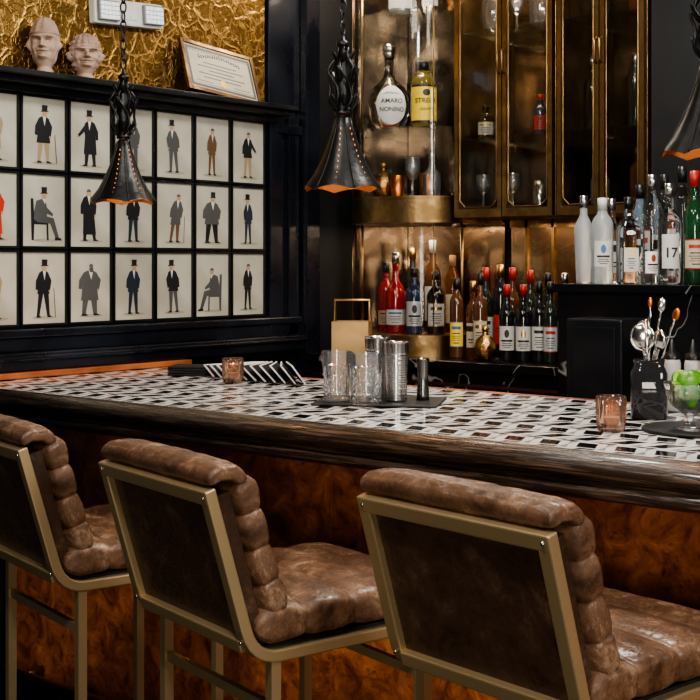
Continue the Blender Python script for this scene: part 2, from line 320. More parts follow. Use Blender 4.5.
# ------------------------------------------------------------ prints
skin=M("ink_skin",(.42,.25,.16),.5); ink=[M("ink_black",(.012,.012,.016),.45),M("ink_grey",(.08,.08,.08),.45),M("ink_brown",(.13,.07,.04),.45),M("ink_tan",(.34,.25,.14),.45),M("ink_navy",(.018,.025,.045),.45),M("ink_red",(.5,.04,.02),.45)]
inkw=M("ink_white",(.60,.58,.52),.5); inksh=M("ink_shadow",(.33,.30,.23),.5)
pm=[m_cream,skin,inkw,inksh]+ink
def fig(spec):
    b=MB(); S=.180; x0=spec.get('x',0); lay=[0]
    def poly(pts,mi):
        lay[0]+=1; X=.0092+lay[0]*.00012
        b.add([(X,x0+p[0]*S,.014+p[1]*S) for p in pts],[tuple(range(len(pts)))],mi)
    def ellp(cx,cy,rx,ry,mi,a0=0,a1=2*pi):
        poly([(cx+rx*math.cos(a0+(a1-a0)*k/13),cy+ry*math.sin(a0+(a1-a0)*k/13)) for k in range(14)],mi)
    c=4+spec['c']; t=4+spec.get('t',spec['c']); w=spec.get('w',1)*.88; cl=spec.get('cl',.42); ln=spec.get('lean',0); f=spec.get('f',1)
    ellp(.03,.0,.27,.03,3)
    def P(pts): return [((p[0]*w+ln*p[1])*f,p[1]) for p in pts]
    if spec.get('seat'):
        poly([(-.26*f,0),(-.21*f,0),(-.2*f,.28),(.06*f,.28),(.07*f,0),(.11*f,0),(.10*f,.36),(-.2*f,.38),(-.22*f,.74),(-.28*f,.74)],4+spec.get('chair',2))
        poly([(.26*f,.04),(.34*f,.04),(.22*f,.40),(-.1*f,.46),(-.14*f,.32),(.14*f,.30)],t)
        poly([(.24*f,0),(.40*f,0),(.38*f,.04),(.25*f,.06)],4)
        poly([(-.19*f,.34),(.05*f,.34),(.08*f,.5),(.06*f,.66),(-.04*f,.74),(-.16*f,.70),(-.21*f,.5)],c)
        poly([(-.04*f,.70),(.08*f,.58),(.2*f,.48),(.2*f,.43),(.06*f,.48),(-.06*f,.56)],c)
        poly([(-.03*f,.74),(.03*f,.74),(.03*f,.64)],2)
        ellp(.01*f,.80,.055,.065,1); hy=.80; hx=.01*f
    else:
        s=spec.get('stride',.03)
        poly(P([(-.11-s,.02),(-.045-s,.02),(.0,.46),(-.12,.46)]),t); poly(P([(.03+s,.02),(.095+s,.02),(.12,.46),(-.01,.46)]),t)
        poly(P([(-.12-s,0),(-.0-s,0),(-.03-s,.035),(-.11-s,.04)]),4); poly(P([(.03+s,0),(.16+s,0),(.1+s,.035),(.03+s,.04)]),4)
        poly(P([(-.11,.80),(-.04,.835),(.05,.835),(.12,.79),(.15,.68),(.12,.56),(.15,cl),(-.16,cl),(-.13,.56),(-.15,.68)]),c)
        poly(P([(-.11,.80),(-.19,.66),(-.20,.50),(-.14,.49),(-.12,.66)]),c)
        if spec.get('arm'): poly(P([(.10,.79),(.21,.66),(.30,.56),(.27,.52),(.15,.62)]),c); ellp((.285*w+ln*.54)*f,.54,.02,.02,1)
        else: poly(P([(.11,.79),(.19,.66),(.16,.48),(.11,.50),(.12,.66)]),c); ellp((.14*w+ln*.47)*f,.47,.02,.025,1)
        poly(P([(-.025,.835),(.05,.835),(.02,.66)]),2)
        hx=(.02*w+ln*.9)*f; hy=.885
        ellp(hx,hy,.05,.06,1)
        if spec.get('cane'): poly(P([(.24,.52),(.255,.52),(.30,0),(.285,0)]),6)
    if spec.get('beard'): ellp(hx,hy-.035,.05,.055,4+spec.get('bc',1))
    if spec.get('hat',1):
        poly([(hx-.085,hy+.03),(hx+.085,hy+.035),(hx+.085,hy+.05),(hx-.085,hy+.045)],4); poly([(hx-.055,hy+.045),(hx+.055,hy+.045),(hx+.062,hy+.15),(hx-.062,hy+.15)],4)
    else: ellp(hx-.005*f,hy+.02,.052,.05,4+spec.get('hc',1),0,pi)
    return b.mesh("printed_figure",pm)
fr=MB(); w2,h2=.0905,.121; t=.007
fr.box(0,.016,-w2,-w2+t,-h2,h2); fr.box(0,.016,w2-t,w2,-h2,h2); fr.box(0,.016,-w2+t,w2-t,-h2,-h2+t); fr.box(0,.016,-w2+t,w2-t,h2-t,h2)
frm=fr.mesh("frame",[m_black]); pp=MB(); pp.box(.001,.009,-w2+t,w2-t,-h2+t,h2-t); ppm=pp.mesh("print_paper",[m_cream])
D=dict
specs=[
 [D(c=3,t=3,cl=.3,hat=0,d="faded tan coat"),D(c=0,cane=1,stride=.06,d="dark coat and cane"),D(c=1,w=1.5,cl=.28,hat=0,beard=1,d="long grey overcoat"),D(c=4,hat=1,t=4,d="navy coat, top hat"),D(c=0,t=1,f=-1,lean=.06,hat=1,d="dark suit"),D(seat=1,c=1,t=1,hat=0,chair=1,d="seated grey suit",f=-1),D(c=0,w=.8,hat=0,d="slim dark suit")],
 [D(c=5,t=5,w=1.3,cl=.1,hat=0,d="scarlet robe"),D(seat=1,c=1,t=1,chair=0,hat=1,d="seated, top hat"),D(c=0,w=1.1,cl=.12,hat=0,lean=-.05,stride=.05,d="long black coat"),D(c=0,t=4,hat=0,d="black suit"),D(c=1,t=2,lean=.12,cl=.35,cane=1,hat=0,d="stooped with cane"),D(c=1,w=1.5,cl=.38,hat=1,t=0,d="stout grey coat"),D(c=4,w=.8,hat=1,d="slim navy coat",f=-1)],
 [D(c=3,t=2,hat=0,w=1.1,cl=.2,d="tan coat"),D(c=0,t=3,cane=1,cl=.36,hat=1,w=1.1,d="black coat, tan trousers"),D(c=0,w=1.1,cl=.22,hat=1,arm=1,f=-1,d="black overcoat"),D(c=1,t=1,hat=0,d="grey suit"),D(c=1,t=1,f=-1,lean=.05,hat=1,d="grey coat"),D(c=2,t=2,w=.8,hat=0,d="slim brown coat"),D(c=0,t=3,w=.95,hat=0,arm=1,d="short black jacket")]]
for j in range(3):
    for i in range(7):
        V=2.438+.187*(i-.5); Z=1.227+.2477*(j+.5); s=specs[j][i]
        o=thing("framed_print","black framed vintage gentleman print, "+s['d'],"framed print",(-3.399,V,Z),0,"framed gentleman prints on the wall")
        part("frame",frm,parent=o); part("print_paper",ppm,parent=o)
        part("printed_figure",fig(s),parent=o,loc=(0,0,-h2+.012))
# ------------------------------------------------------------ ledge objects
def head(h,w,kind):
    b=MB(); seg=80; rings=[]; n=84
    for i in range(n+1):
        t=i/n; z=t*h; ring=[]
        if t<.12: R=.70-.22*t/.12
        elif t<.26: R=.48+(t-.12)/.14*.26
        else:
            u=(t-.26)/.74; R=.74+.22*math.sin(min(u*1.6,1)*pi/2)
            if u>.5: R*=math.sqrt(max(0,1-((u-.5)/.503)**2))
        for k in range(seg):
            a=2*pi*k/seg; fx=math.cos(a); fy=math.sin(a)
            r=R*w/2; ap=((a+pi)%(2*pi))-pi
            def g(a0,t0,sa,st,am):
                da=(a-a0+pi)%(2*pi)-pi
                return am*w*math.exp(-(da/sa)**2-((t-t0)/st)**2)
            r+=g(0,.51,.12,.06,.22)+g(0,.458,.24,.022,.14)
            r+=g(0,.392,.34,.013,.10)+g(0,.350,.30,.014,.10)-g(0,.371,.40,.008,.10)
            r+=g(0,.285,.34,.035,.14)
            r+=g(.44,.632,.30,.018,.13)+g(-.44,.632,.30,.018,.13)
            r-=g(.44,.565,.22,.032,.22)+g(-.44,.565,.22,.032,.22)
            r+=g(.44,.560,.13,.014,.14)+g(-.44,.560,.13,.014,.14)
            r+=g(.80,.44,.28,.06,.06)+g(-.80,.44,.28,.06,.06)-g(.6,.38,.10,.05,.05)-g(-.6,.38,.10,.05,.05)
            r+=g(1.5,.5,.14,.09,.18)+g(-1.5,.5,.14,.09,.18)
            if kind==0 and R>.15:
                r+=.055*w*math.exp(-((t-.70)/.02)**2)
                if t>.71: r+=.018*w*math.sin(9*a)
                if .2<t<.7 and abs(ap)>1.2: r+=.03*w*math.sin(12*a)
            if kind==1 and R>.2 and (t>.68 or abs(ap)>1.15) and t>.2:
                r+=.07*w*abs(math.sin(7*a))*abs(math.sin(26*t))
            ring.append((r*fx*1.05,r*fy*.9,z))
        rings.append(ring)
    b.loft(rings); return b
o=part("stone_bust",head(.182,.102,0),[m_terra],loc=(-3.335,2.495,2.026),rot=(0,0,-.8)); tag(o,"tall carved terracotta head with a banded headdress","sculpture")
o=part("stone_bust",head(.152,.108,1),[m_terra],loc=(-3.335,2.655,2.026),rot=(0,0,-.55)); tag(o,"small carved terracotta head with curled hair","sculpture")
o=thing("framed_certificate","framed certificate in a bronze frame on the ledge","framed certificate",(-3.285,3.255,2.0275),0,None); o.rotation_euler=(-.10,-.38,0)
b=MB(); W,H=.178,.205; t=.016
b.box(-.012,.0,-W,-W+t,0,H); b.box(-.012,0,W-t,W,0,H); b.box(-.012,0,-W+t,W-t,0,t); b.box(-.012,0,-W+t,W-t,H-t,H)
part("frame",b,[m_brassd],o,bevel=.002)
b=MB(); b.box(-.011,-.005,-W+t,W-t,t,H-t)
def q(y0,y1,z0,z1,mi): b.box(-.005,-.0045,y0,y1,z0,z1,mi)
q(-.157,-.147,.022,.183,1); q(.147,.157,.022,.183,1); q(-.147,.147,.022,.031,1); q(-.147,.147,.174,.183,1)
for k in range(40):
    u=-.145+k*.0074; q(u,u+.003,.0345,.038,1); q(u,u+.003,.167,.1705,1)
for k in range(18): 
    y0=-.10+k*.0114; zz=.140+.014*math.sin(k/17*pi); hh=.018 if k in(0,9) else .012
    q(y0,y0+.0038,zz,zz+hh,2); q(y0,y0+.0085,zz+(0 if k%2 else .004),zz+(.003 if k%2 else .007),2)
for r_,(a_,c_) in enumerate([(-.08,.08),(-.11,.11),(-.06,.06),(-.11,.11),(-.09,.09)]): q(a_,c_,.124-r_*.015,.1275-r_*.015,1)
q(-.13,-.05,.046,.048,1); q(.05,.13,.046,.048,1)
part("certificate_paper",b,[m_cert,ink[1],ink[0]],o)
b=MB(); b.lathe([(0,0),(.016,0),(.016,.001),(0,.001)],20,0,False,Matrix.Translation((-.0045,0,.05))@Matrix.Rotation(pi/2,4,'Y')); part("seal",b,[m_cg],o,label="round gold foil seal")
o=thing("emergency_light","white twin-head emergency light fixed on the gold wall","emergency light",(-3.392,2.865,2.235)); o.rotation_euler=(.06,0,0)
b=MB(); b.box(0,.035,-.15,.15,0,.085); part("housing",b,[m_white],o,bevel=.006)
for yy in (-.098,.098):
    b=MB(); b.box(.035,.050,yy-.044,yy+.044,.010,.076); ob=part("lamp_head",b,[m_grey],o,bevel=.003)
    b=MB()
    for k in range(5):
        for l in range(4): b.box(.050,.0525,yy-.039+k*.016,yy-.039+k*.016+.0135,.014+l*.0148,.014+l*.0148+.0125)
    part("lens",b,[m_lens],ob)
b=MB(); b.box(.035,.038,-.03,.03,.02,.065); b.ell((.038,0,.03),(.004,.004,.004),10,6); part("indicator_panel",b,[m_white],o,bevel=.002)
# ------------------------------------------------------------ bar
o=thing("bar_counter","long bar with mosaic top and burl wood front","bar counter",(0,0,0))
b=MB(); b.box(-3.38,.5,2.152,3.0,1.03,1.07); part("countertop",b,[m_mos],o,label="black and white geometric mosaic countertop")
prof=[(2.165,1.03),(2.165,1.0735),(2.152,1.0745),(2.135,1.073),(2.120,1.066),(2.110,1.055),(2.108,1.045),(2.112,1.034),(2.122,1.026),(2.134,1.023),(2.137,1.016),(2.131,1.011),(2.128,1.000),(2.134,.990),(2.148,.984),(2.172,.980),(2.20,.977),(2.20,1.03)]
b=MB()
for k in range(len(prof)):
    p0,p1=prof[k],prof[(k+1)%len(prof)]
b.loft([[(u,p[0],p[1]) for p in prof] for u in (-3.38,.5)],0,True,True); part("edge_molding",b,[m_wood],o,label="dark rounded wooden bar rail")
b=MB(); b.box(-3.38,.5,2.985,3.01,.98,1.071); part("back_edge",b,[m_orange],o,label="orange wood back strip")
b=MB(); b.box(-3.38,.5,2.40,2.97,.0,1.03)
part("front_panel",b,[m_burl],o,label="orange-brown burl veneer front")
b=MB(); b.box(-3.38,.5,2.37,2.40,0,.14,0); part("baseboard",b,[m_black],o,bevel=.003)
b=MB(); b.tube([(-3.38,2.30,.2),(.5,2.30,.2)],.020,14)
for u in (-3.2,-2.2,-1.2,-.2): b.tube([(u,2.30,.2),(u,2.385,.2)],.012,8)
part("foot_rail",b,[m_brass],o)
# ------------------------------------------------------------ stools
def cushion(path,th,W,nr,seg=88,st=120,amp=.16,wz=.004,pw=.36,wr=.0011,seed=0):
    P=[Vector(p) for p in path]; Ls=[0]
    for i in range(1,len(P)): Ls.append(Ls[-1]+(P[i]-P[i-1]).length)
    T=Ls[-1]; rings=[]
    def at(s):
        for i in range(1,len(P)):
            if s<=Ls[i]+1e-9:
                u=(s-Ls[i-1])/(Ls[i]-Ls[i-1]); return P[i-1].lerp(P[i],u)
        return P[-1]
    for i in range(st+1):
        s=T*i/st
        c=at(s); tg=(at(min(s+.004,T))-at(max(s-.004,0))).normalized(); nm=Vector((1,0,0)).cross(tg).normalized()
        e=min(s,T-s)/(th*.4); e=math.sqrt(max(0,1-(1-min(e,1))**2))
        h=th/2*max(e,.02)
        ring=[]
        for k in range(seg):
            a=2*pi*k/seg; ca,sa=math.cos(a),math.sin(a); nn=6
            q=1/((abs(ca)**nn+abs(sa)**nn)**(1/nn))
            xx=max(-1,min(1,ca*q)); yy=sa*q
            ss=s+.0018*noise.noise(Vector((xx*4,seed,s*4)))*(1 if e>.9 else 0)
            bul=abs(math.sin(pi*nr*ss/T))**pw if nr>1 else 1
            w=(W-wz*(1-bul))-(1-e)*.008
            x=w*xx
            y=h*yy*(1-amp*(1-bul))*(1-.12*abs(xx)**4)
            p=c+nm*y+Vector((x,0,0))
            d1=noise.noise(Vector((p.x*24+seed,p.y*40,p.z*40)))
            d2=abs(noise.noise(Vector((p.x*45+7,p.y*26+seed,p.z*26))))
            p+=(nm*yy+Vector((xx*.5,0,0)))*(wr*d1-wr*1.2*(1-min(1,d2*6)))*max(e,.1)
            ring.append(tuple(p))
        rings.append(ring)
    b=MB(); b.loft(rings); return b
W=.210
seatm=cushion([(0,.215,.785),(0,.12,.790),(0,-.02,.789),(0,-.215,.787)],.086,W,4,amp=.32,seed=3).mesh("seat_cushion",[m_leath])
backm=cushion([(0,-.160,.805),(0,-.198,.91),(0,-.240,1.060)],.070,W-.002,4,amp=.30,wz=.006,seed=11).mesh("backrest_cushion",[m_leath])
topm=cushion([(0,-.236,1.050),(0,-.262,1.068),(0,-.292,1.068),(0,-.314,1.054)],.040,W+.001,1,st=50,amp=.0,wz=0,wr=.0014,seed=23).mesh("top_bolster",[m_leath])
def arc(p0,c,p1,n=6):
    p0,c,p1=map(Vector,(p0,c,p1)); return [p0*(1-t)**2+c*2*t*(1-t)+p1*t*t for t in [k/n for k in range(n+1)]]
b=MB()
for sx in (-1,1):
    x=sx*(W-.013)
    path=[Vector((x,-.311,1.043))]+arc((x,-.238,.792),(x,-.222,.735),(x,-.165,.735))+[Vector((x,.205,.735))]
    b.sweep(path,(1,0,0),.026,.022)
b.sweep([(-W+.001,-.308,1.030),(W-.001,-.308,1.030)],(0,.28,-.96),.027,.021)
b.sweep([(-W+.022,-.230,.760),(W-.022,-.230,.760)],(0,.28,-.96),.026,.020)
b.box(-W+.024,W-.024,.185,.205,.724,.746)
framem=b.mesh("metal_frame",[m_brassm])
b=MB()
b.add([(-W+.020,-.303,1.024),(W-.020,-.303,1.024),(W-.020,-.227,.765),(-W+.020,-.227,.765),(-W+.020,-.262,1.034),(W-.020,-.262,1.034),(W-.020,-.190,.775),(-W+.020,-.190,.775)],[(3,2,1,0),(4,5,6,7),(1,5,4,0),(2,6,5,1),(3,7,6,2),(0,4,7,3)])
panm=b.mesh("back_panel",[m_leathd])
b=MB(); b.box(-W+.02,W-.02,-.20,.195,.736,.752); basem=b.mesh("seat_base",[m_matte])
b=MB(); b.box(-.010,.010,-.010,.010,0,.726); legm=b.mesh("leg",[m_brassm])
b=MB(); b.box(-W+.022,W-.022,-.007,.007,-.009,.009); strm=b.mesh("stretcher",[m_brassm])
b=MB(); b.box(-.007,.007,-.155,.155,-.009,.009); sdm=b.mesh("side_rail",[m_brassm])
b=MB(); b.ell((0,0,0),(.004,.003,.004),10,6); rivm=b.mesh("rivet",[m_steel])
def stool(U,V,rz,label):
    o=thing("bar_stool",label,"bar stool",(U,V,0),rz,"leather bar stools along the bar")
    part("seat_cushion",seatm,parent=o); part("backrest_cushion",backm,parent=o); part("top_bolster",topm,parent=o)
    fo=part("metal_frame",framem,parent=o,bevel=.003); part("back_panel",panm,parent=o); part("seat_base",basem,parent=o)
    for sx in (-1,1):
        for yy in (-.175,.165): part("leg",legm,parent=o,loc=(sx*(W-.013),yy,0))
        part("side_rail",sdm,parent=o,loc=(sx*(W-.013),-.005,.28))
        for (y,z) in ((-.3185,1.028),(-.244,.768)): part("rivet",rivm,parent=fo,loc=(sx*(W-.013),y,z))
    for (yy,z) in ((-.175,.64),(.165,.64),(.165,.28)): part("stretcher",strm,parent=o,loc=(0,yy,z))
def place(Uc,Vc,rz,label):
    lx,ly=W,-.315
    stool(Uc-(lx*math.cos(rz)-ly*math.sin(rz)),Vc-(lx*math.sin(rz)+ly*math.cos(rz)),rz,label)
place(-.950,1.588,-.17,"brown channel-tufted leather bar stool, worn brown back panel")
place(-1.580,1.520,-.24,"brown channel-tufted leather bar stool with brass frame")
place(-2.235,1.612,-.24,"brown channel-tufted leather bar stool near the bar's end")
# ------------------------------------------------------------ pendants
def rpz(pr,z):
    for i in range(1,len(pr)):
        if pr[i][1]<=z<=pr[i-1][1]:
            u=(z-pr[i][1])/(pr[i-1][1]-pr[i][1]); return pr[i][0]*(1-u)+pr[i-1][0]*u
    return .05
m_glow=M("lit_perforation",(.9,.3,.08),.5,0,es=1.2,ec=(1,.28,.06))
def pend(U,V,Z,label):
    o=thing("pendant_lamp",label,"pendant lamp",(U,V,Z),.4,"black pendant lamps over the bar")
    def zf(a,r,z): return (.010*abs(math.sin(3*a))-.005)*(r/.095)**3
    b=MB()
    pr=[(.012,.185),(.018,.18),(.026,.15),(.040,.11),(.056,.07),(.074,.035),(.090,.012),(.097,.0)]
    b.lathe(pr,48,0,True,None,2,zf)
    b.lathe([(r-.0015,z-.001) for r,z in pr],48,1,True,None,2,zf)
    b.lathe([(.097,.0),(.0975,-.0008),(.0955,-.001)],48,1,True,None,2,zf)
    part("lamp_shade",b,[m_iron,m_copper],o,label="flared black shade with scalloped copper rim")
    b=MB()
    for k in range(6):
        a=k*pi/3+.1
        b.tube([((r+.001)*math.cos(a),(r+.001)*math.sin(a),z+zf(a,r,z)) for r,z in pr[1:]],.0022,6)
    for k in range(3):
        a=.1+pi/6-pi*(2-k)/3
        for t_ in range(10):
            z=.022+.13*t_/9; r=rpz(pr,z)
            b.ell(((r+.0002)*math.cos(a),(r+.0002)*math.sin(a),z),(.0011,.0011,.0032),6,6,1)
    part("shade_ribs",b,[m_iron,m_glow],o)
    b=MB()
    b.lathe([(.004,.185),(.020,.187),(.022,.195),(.013,.20),(.018,.22),(.021,.25),(.020,.29),(.012,.33),(.010,.36),(.016,.365),(.016,.373),(.006,.38),(.003,.395)],20)
    for k in range(6):
        a=k*pi/3; path=[]
        for t_ in range(15):
            u=t_/14; r=.014+.024*math.sin(pi*u**.8)+(.006*math.sin(4*pi*u)); aa=a+.5*math.sin(2*pi*u)
            path.append((r*math.cos(aa),r*math.sin(aa),.195+.165*u))
        b.tube(path,.0036,6)
        for (zz,rr,sz) in ((.29,.034,.022),(.225,.030,.018),(.335,.024,.016)):
            M4=Matrix.Rotation(a+zz*9,4,'Z')@Matrix.Translation((rr,0,zz))@Matrix.Rotation(.5,4,'Y')
            b.ell((0,0,0),(.004,.009,sz),8,6,0,M4)
    part("ornate_stem",b,[m_iron],o,label="wrought leaf scrollwork stem")
    b=MB(); ring=[(0,.017*math.cos(2*pi*k/20),.41+.017*math.sin(2*pi*k/20)) for k in range(20)]
    b.tube(ring,.003,6,True); part("hanging_ring",b,[m_iron],o)
    b=MB(); z=.437; i=0
    while z<2.97-Z:
        pts=[]
        for k in range(14):
            a=2*pi*k/14; x=.009*math.cos(a); zz=.017*math.sin(a)
            pts.append((x,0,z+zz) if i%2 else (0,x,z+zz))
        b.tube(pts,.0028,6,True); z+=.028; i+=1
    part("chain",b,[m_iron],o)
    b=MB(); hz=3.0-Z; b.lathe([(0,hz),(.05,hz),(.05,hz-.01),(.02,hz-.03),(0,hz-.035)],24); part("ceiling_canopy",b,[m_iron],o)
    b=MB(); b.lathe([(0,.06),(.012,.065),(.02,.085),(.016,.105),(.008,.12),(.008,.15),(0,.15)],14); part("light_bulb",b,[m_bulb],o)
    l=bpy.data.lights.new("bulb_glow","POINT"); l.energy=1.3; l.color=(1,.55,.25); l.shadow_soft_size=.02
    lo=bpy.data.objects.new("bulb_glow",l); link(lo,o,(0,0,.04))
pend(-2.95,2.49,1.612,"black wrought iron pendant lamp before the framed prints")
pend(-2.107,2.50,1.62,"black wrought iron pendant lamp before the glass tower")
pend(-1.118,2.50,1.655,"black wrought iron pendant lamp before the bottle ledge")
# ------------------------------------------------------------ back bar
o=thing("back_counter","black veined marble counter under the glass cabinets","counter",(0,0,0))
b=MB(); b.box(-3.35,-2.09,3.74,4.34,1.05,1.08); part("countertop",b,[m_marb],o,bevel=.003)
b=MB(); b.box(-3.35,-2.09,3.77,4.34,0,1.05); part("body",b,[m_marb],o)
b=MB(); b.box(-3.35,-2.09,3.765,3.77,.99,1.0); part("brass_inlay",b,[m_brass],o)
o=thing("bottle_riser","tall black marble ledge holding a row of bottles","ledge",(0,0,0))
b=MB(); b.box(-2.075,.2,3.48,3.97,1.34,1.366); part("top",b,[m_marb],o,bevel=.003)
b=MB(); b.box(-2.065,.2,3.495,3.97,0,1.34); part("body",b,[m_marb],o)
o=thing("service_cabinet","plain black square box standing behind the bar","cabinet",(-1.835,3.39,0))
b=MB(); b.box(-.092,.092,-.085,.085,0,1.268); part("body",b,[m_black],o,bevel=.006)
b=MB(); b.box(-.07,.07,-.089,-.085,.95,1.245); part("door",b,[m_black],o,bevel=.003)
b=MB(); b.box(-2.775,-2.09,4.335,4.348,1.08,1.60)
ob=part("mirror_panel",b,[m_mir]); tag(ob,"antiqued bronze mirror backsplash behind the counter bottles","mirror")
b=MB()
for u in (-2.70,-2.58,-2.44,-2.30,-2.16): b.box(u-.006,u+.006,4.325,4.335,1.08,1.60)
b.box(-2.775,-2.09,4.325,4.335,1.08,1.10); b.box(-2.775,-2.09,4.325,4.335,1.57,1.60)
part("mirror_frame",b,[m_brass],ob)
def cabinet(U0,U1,label,bm,n=2):
    V0,V1,Z0,Z1=3.95,4.345,1.60,2.78; o=thing("display_cabinet",label,"display cabinet",(U0,V0,Z0),0,"brass display cabinets on the wall")
    w=U1-U0; D_=V1-V0; H=Z1-Z0
    b=MB(); b.box(0,w,0.012,D_,0,.035); b.box(0,w,.012,D_,H-.03,H); b.box(0,.012,.012,D_,.035,H-.03); b.box(w-.012,w,.012,D_,.035,H-.03); b.box(.012,w-.012,D_-.012,D_,.035,H-.03,1)
    part("body",b,[m_brassd,bm],o,bevel=.002)
    for z in (.30,.70):
        b=MB(); b.box(.014,w-.014,.03,D_-.014,z-.006,z); part("shelf",b,[m_shelfg],o)
    for k in range(n):
        x0=w*k/n+.002; x1=w*(k+1)/n-.002; f=.017
        b=MB()
        b.box(x0,x0+f,-.012,.010,.0,H); b.box(x1-f,x1,-.012,.010,0,H); b.box(x0+f,x1-f,-.012,.010,0,.03); b.box(x0+f,x1-f,-.012,.010,H-.03,H)
        g=.006; xa,xb,za,zb=x0+f+g,x1-f-g,.03+g,H-.03-g; cc=.025
        loop=[(xa+cc,za),(xb-cc,za),(xb,za+cc),(xb,zb-cc),(xb-cc,zb),(xa+cc,zb),(xa,zb-cc),(xa,za+cc)]
        b.tube([(p[0],-.008,p[1]) for p in loop],.003,6,True)
        d=part("door",b,[m_brass],o)
        b=MB(); b.box(x0+f,x1-f,-.003,.001,.03,H-.03); part("glass_pane",b,[m_pane],d)
        hx=x1-.008 if k%2==0 else x0+.008
        b=MB(); b.tube([(hx,-.012,.52),(hx,-.028,.53),(hx,-.028,.60),(hx,-.012,.61)],.004,8); part("handle",b,[m_brass],d)
cabinet(-2.775,-2.350,"brass framed display cabinet with two tall glass doors",m_mird)
cabinet(-2.335,-1.995,"dim brass framed display cabinet with glass doors",m_smoke)
cx,cy,rx,ry=-3.04,4.02,.245,.20
NP=48
def plan(e=0,n=NP): return [(cx+(rx+e)*math.cos(pi+pi*k/n),cy+(ry+e)*math.sin(pi+pi*k/n)) for k in range(n+1)]
o=thing("display_tower","curved glass and brass display tower filled with bottles","display tower",(0,0,0))
def plate(name,z0,z1,e,mt,bev=0):
    p=plan(e); p=p+[(cx+rx+e,4.335),(cx-rx-e,4.335)]
    b=MB(); b.prism(p,z0,z1,0,NP); return part(name,b,[mt],o,bevel=bev)
plate("base_band",1.08,1.15,0,m_brass); plate("base_band",1.15,1.158,.006,m_brass)
plate("middle_band",1.592,1.676,0,m_brass); plate("band_lip",1.676,1.684,.006,m_brass); plate("band_lip",1.584,1.592,.006,m_brass)
plate("top_band",2.80,2.90,0,m_brass)
plate("shelf",1.940,1.948,-.008,m_shelfg,0); plate("shelf",2.380,2.388,-.008,m_shelfg,0)
for z0,z1 in ((1.158,1.584),(1.684,2.80)):
    b=MB(); P=[(cx-rx+.001,4.33)]+plan(-.001)+[(cx+rx-.001,4.33)]
    b.loft([[(p[0],p[1],z) for p in P] for z in (z0,z1)],0,True,False,False); part("glass_pane",b,[m_pane],o,label="curved glass pane")
    for t_ in (0,.18,.80,1.0):
        a=pi+pi*t_
        b=MB(); b.tube([(cx+rx*math.cos(a),cy+ry*math.sin(a),z0),(cx+rx*math.cos(a),cy+ry*math.sin(a),z1)],.006 if t_ in(0,1.0) else .0022,8)
        part("post",b,[m_brass],o)
    b=MB(); b.box(cx-rx+.004,cx+rx-.004,4.325,4.336,z0,z1); part("back_panel",b,[m_mird if z0>1.5 else m_mir],o)
# ------------------------------------------------------------ bottles
PR=dict(
 wine=[(0,0),(.9,0),(1,.015),(1,.58),(.97,.62),(.85,.67),(.6,.72),(.42,.76),(.36,.8),(.35,.96),(.40,.965),(.40,1),(0,1)],
 spirit=[(0,0),(.93,0),(1,.02),(1,.60),(.96,.64),(.82,.685),(.55,.73),(.40,.76),(.36,.80),(.36,1),(0,1)],
 slim=[(0,0),(.95,0),(1,.015),(1,.68),(.96,.72),(.8,.77),(.5,.82),(.40,.86),(.38,1),(0,1)],
 squat=[(0,0),(.95,0),(1,.03),(1,.45),(.95,.52),(.75,.58),(.45,.64),(.34,.70),(.32,1),(0,1)],
 pear=[(0,0),(.62,0),(.76,.02),(.92,.12),(1,.24),(1,.34),(.93,.44),(.72,.54),(.42,.62),(.26,.68),(.22,.74),(.22,.9),(.25,.91),(.25,1),(0,1)],
 taper=[(0,0),(.72,0),(.78,.02),(.92,.35),(1,.60),(.94,.67),(.6,.74),(.40,.79),(.36,1),(0,1)],
 ball=[(0,0),(.5,0),(.75,.06),(.95,.2),(1,.35),(.95,.5),(.75,.64),(.4,.74),(.25,.8),(.25,1),(0,1)])
def rp(pr,z):
    for i in range(1,len(pr)):
        if z<=pr[i][1] and pr[i][1]>pr[i-1][1]:
            u=(z-pr[i-1][1])/(pr[i][1]-pr[i-1][1]); return pr[i-1][0]*(1-u)+pr[i][0]*u
    return 0
def sq(a,n):
    return 1 if n==2 else 1/((abs(math.cos(a))**n+abs(math.sin(a))**n)**(1/n))
def textmesh(s,size):
    cu=bpy.data.curves.new("t",'FONT'); cu.body=s; cu.size=size; cu.align_x='CENTER'; cu.offset=size*.015; ob=bpy.data.objects.new("t",cu); col.objects.link(ob)
    dg=bpy.context.evaluated_depsgraph_get(); me=ob.evaluated_get(dg).to_mesh()
    v=[tuple(x.co) for x in me.vertices]; f=[tuple(p.vertices) for p in me.polygons]
    ob.evaluated_get(dg).to_mesh_clear(); bpy.data.objects.remove(ob); return v,f
cache={}; acc=[m_lk,m_lr,m_lb,m_lk,m_cg]; cnt=[0]
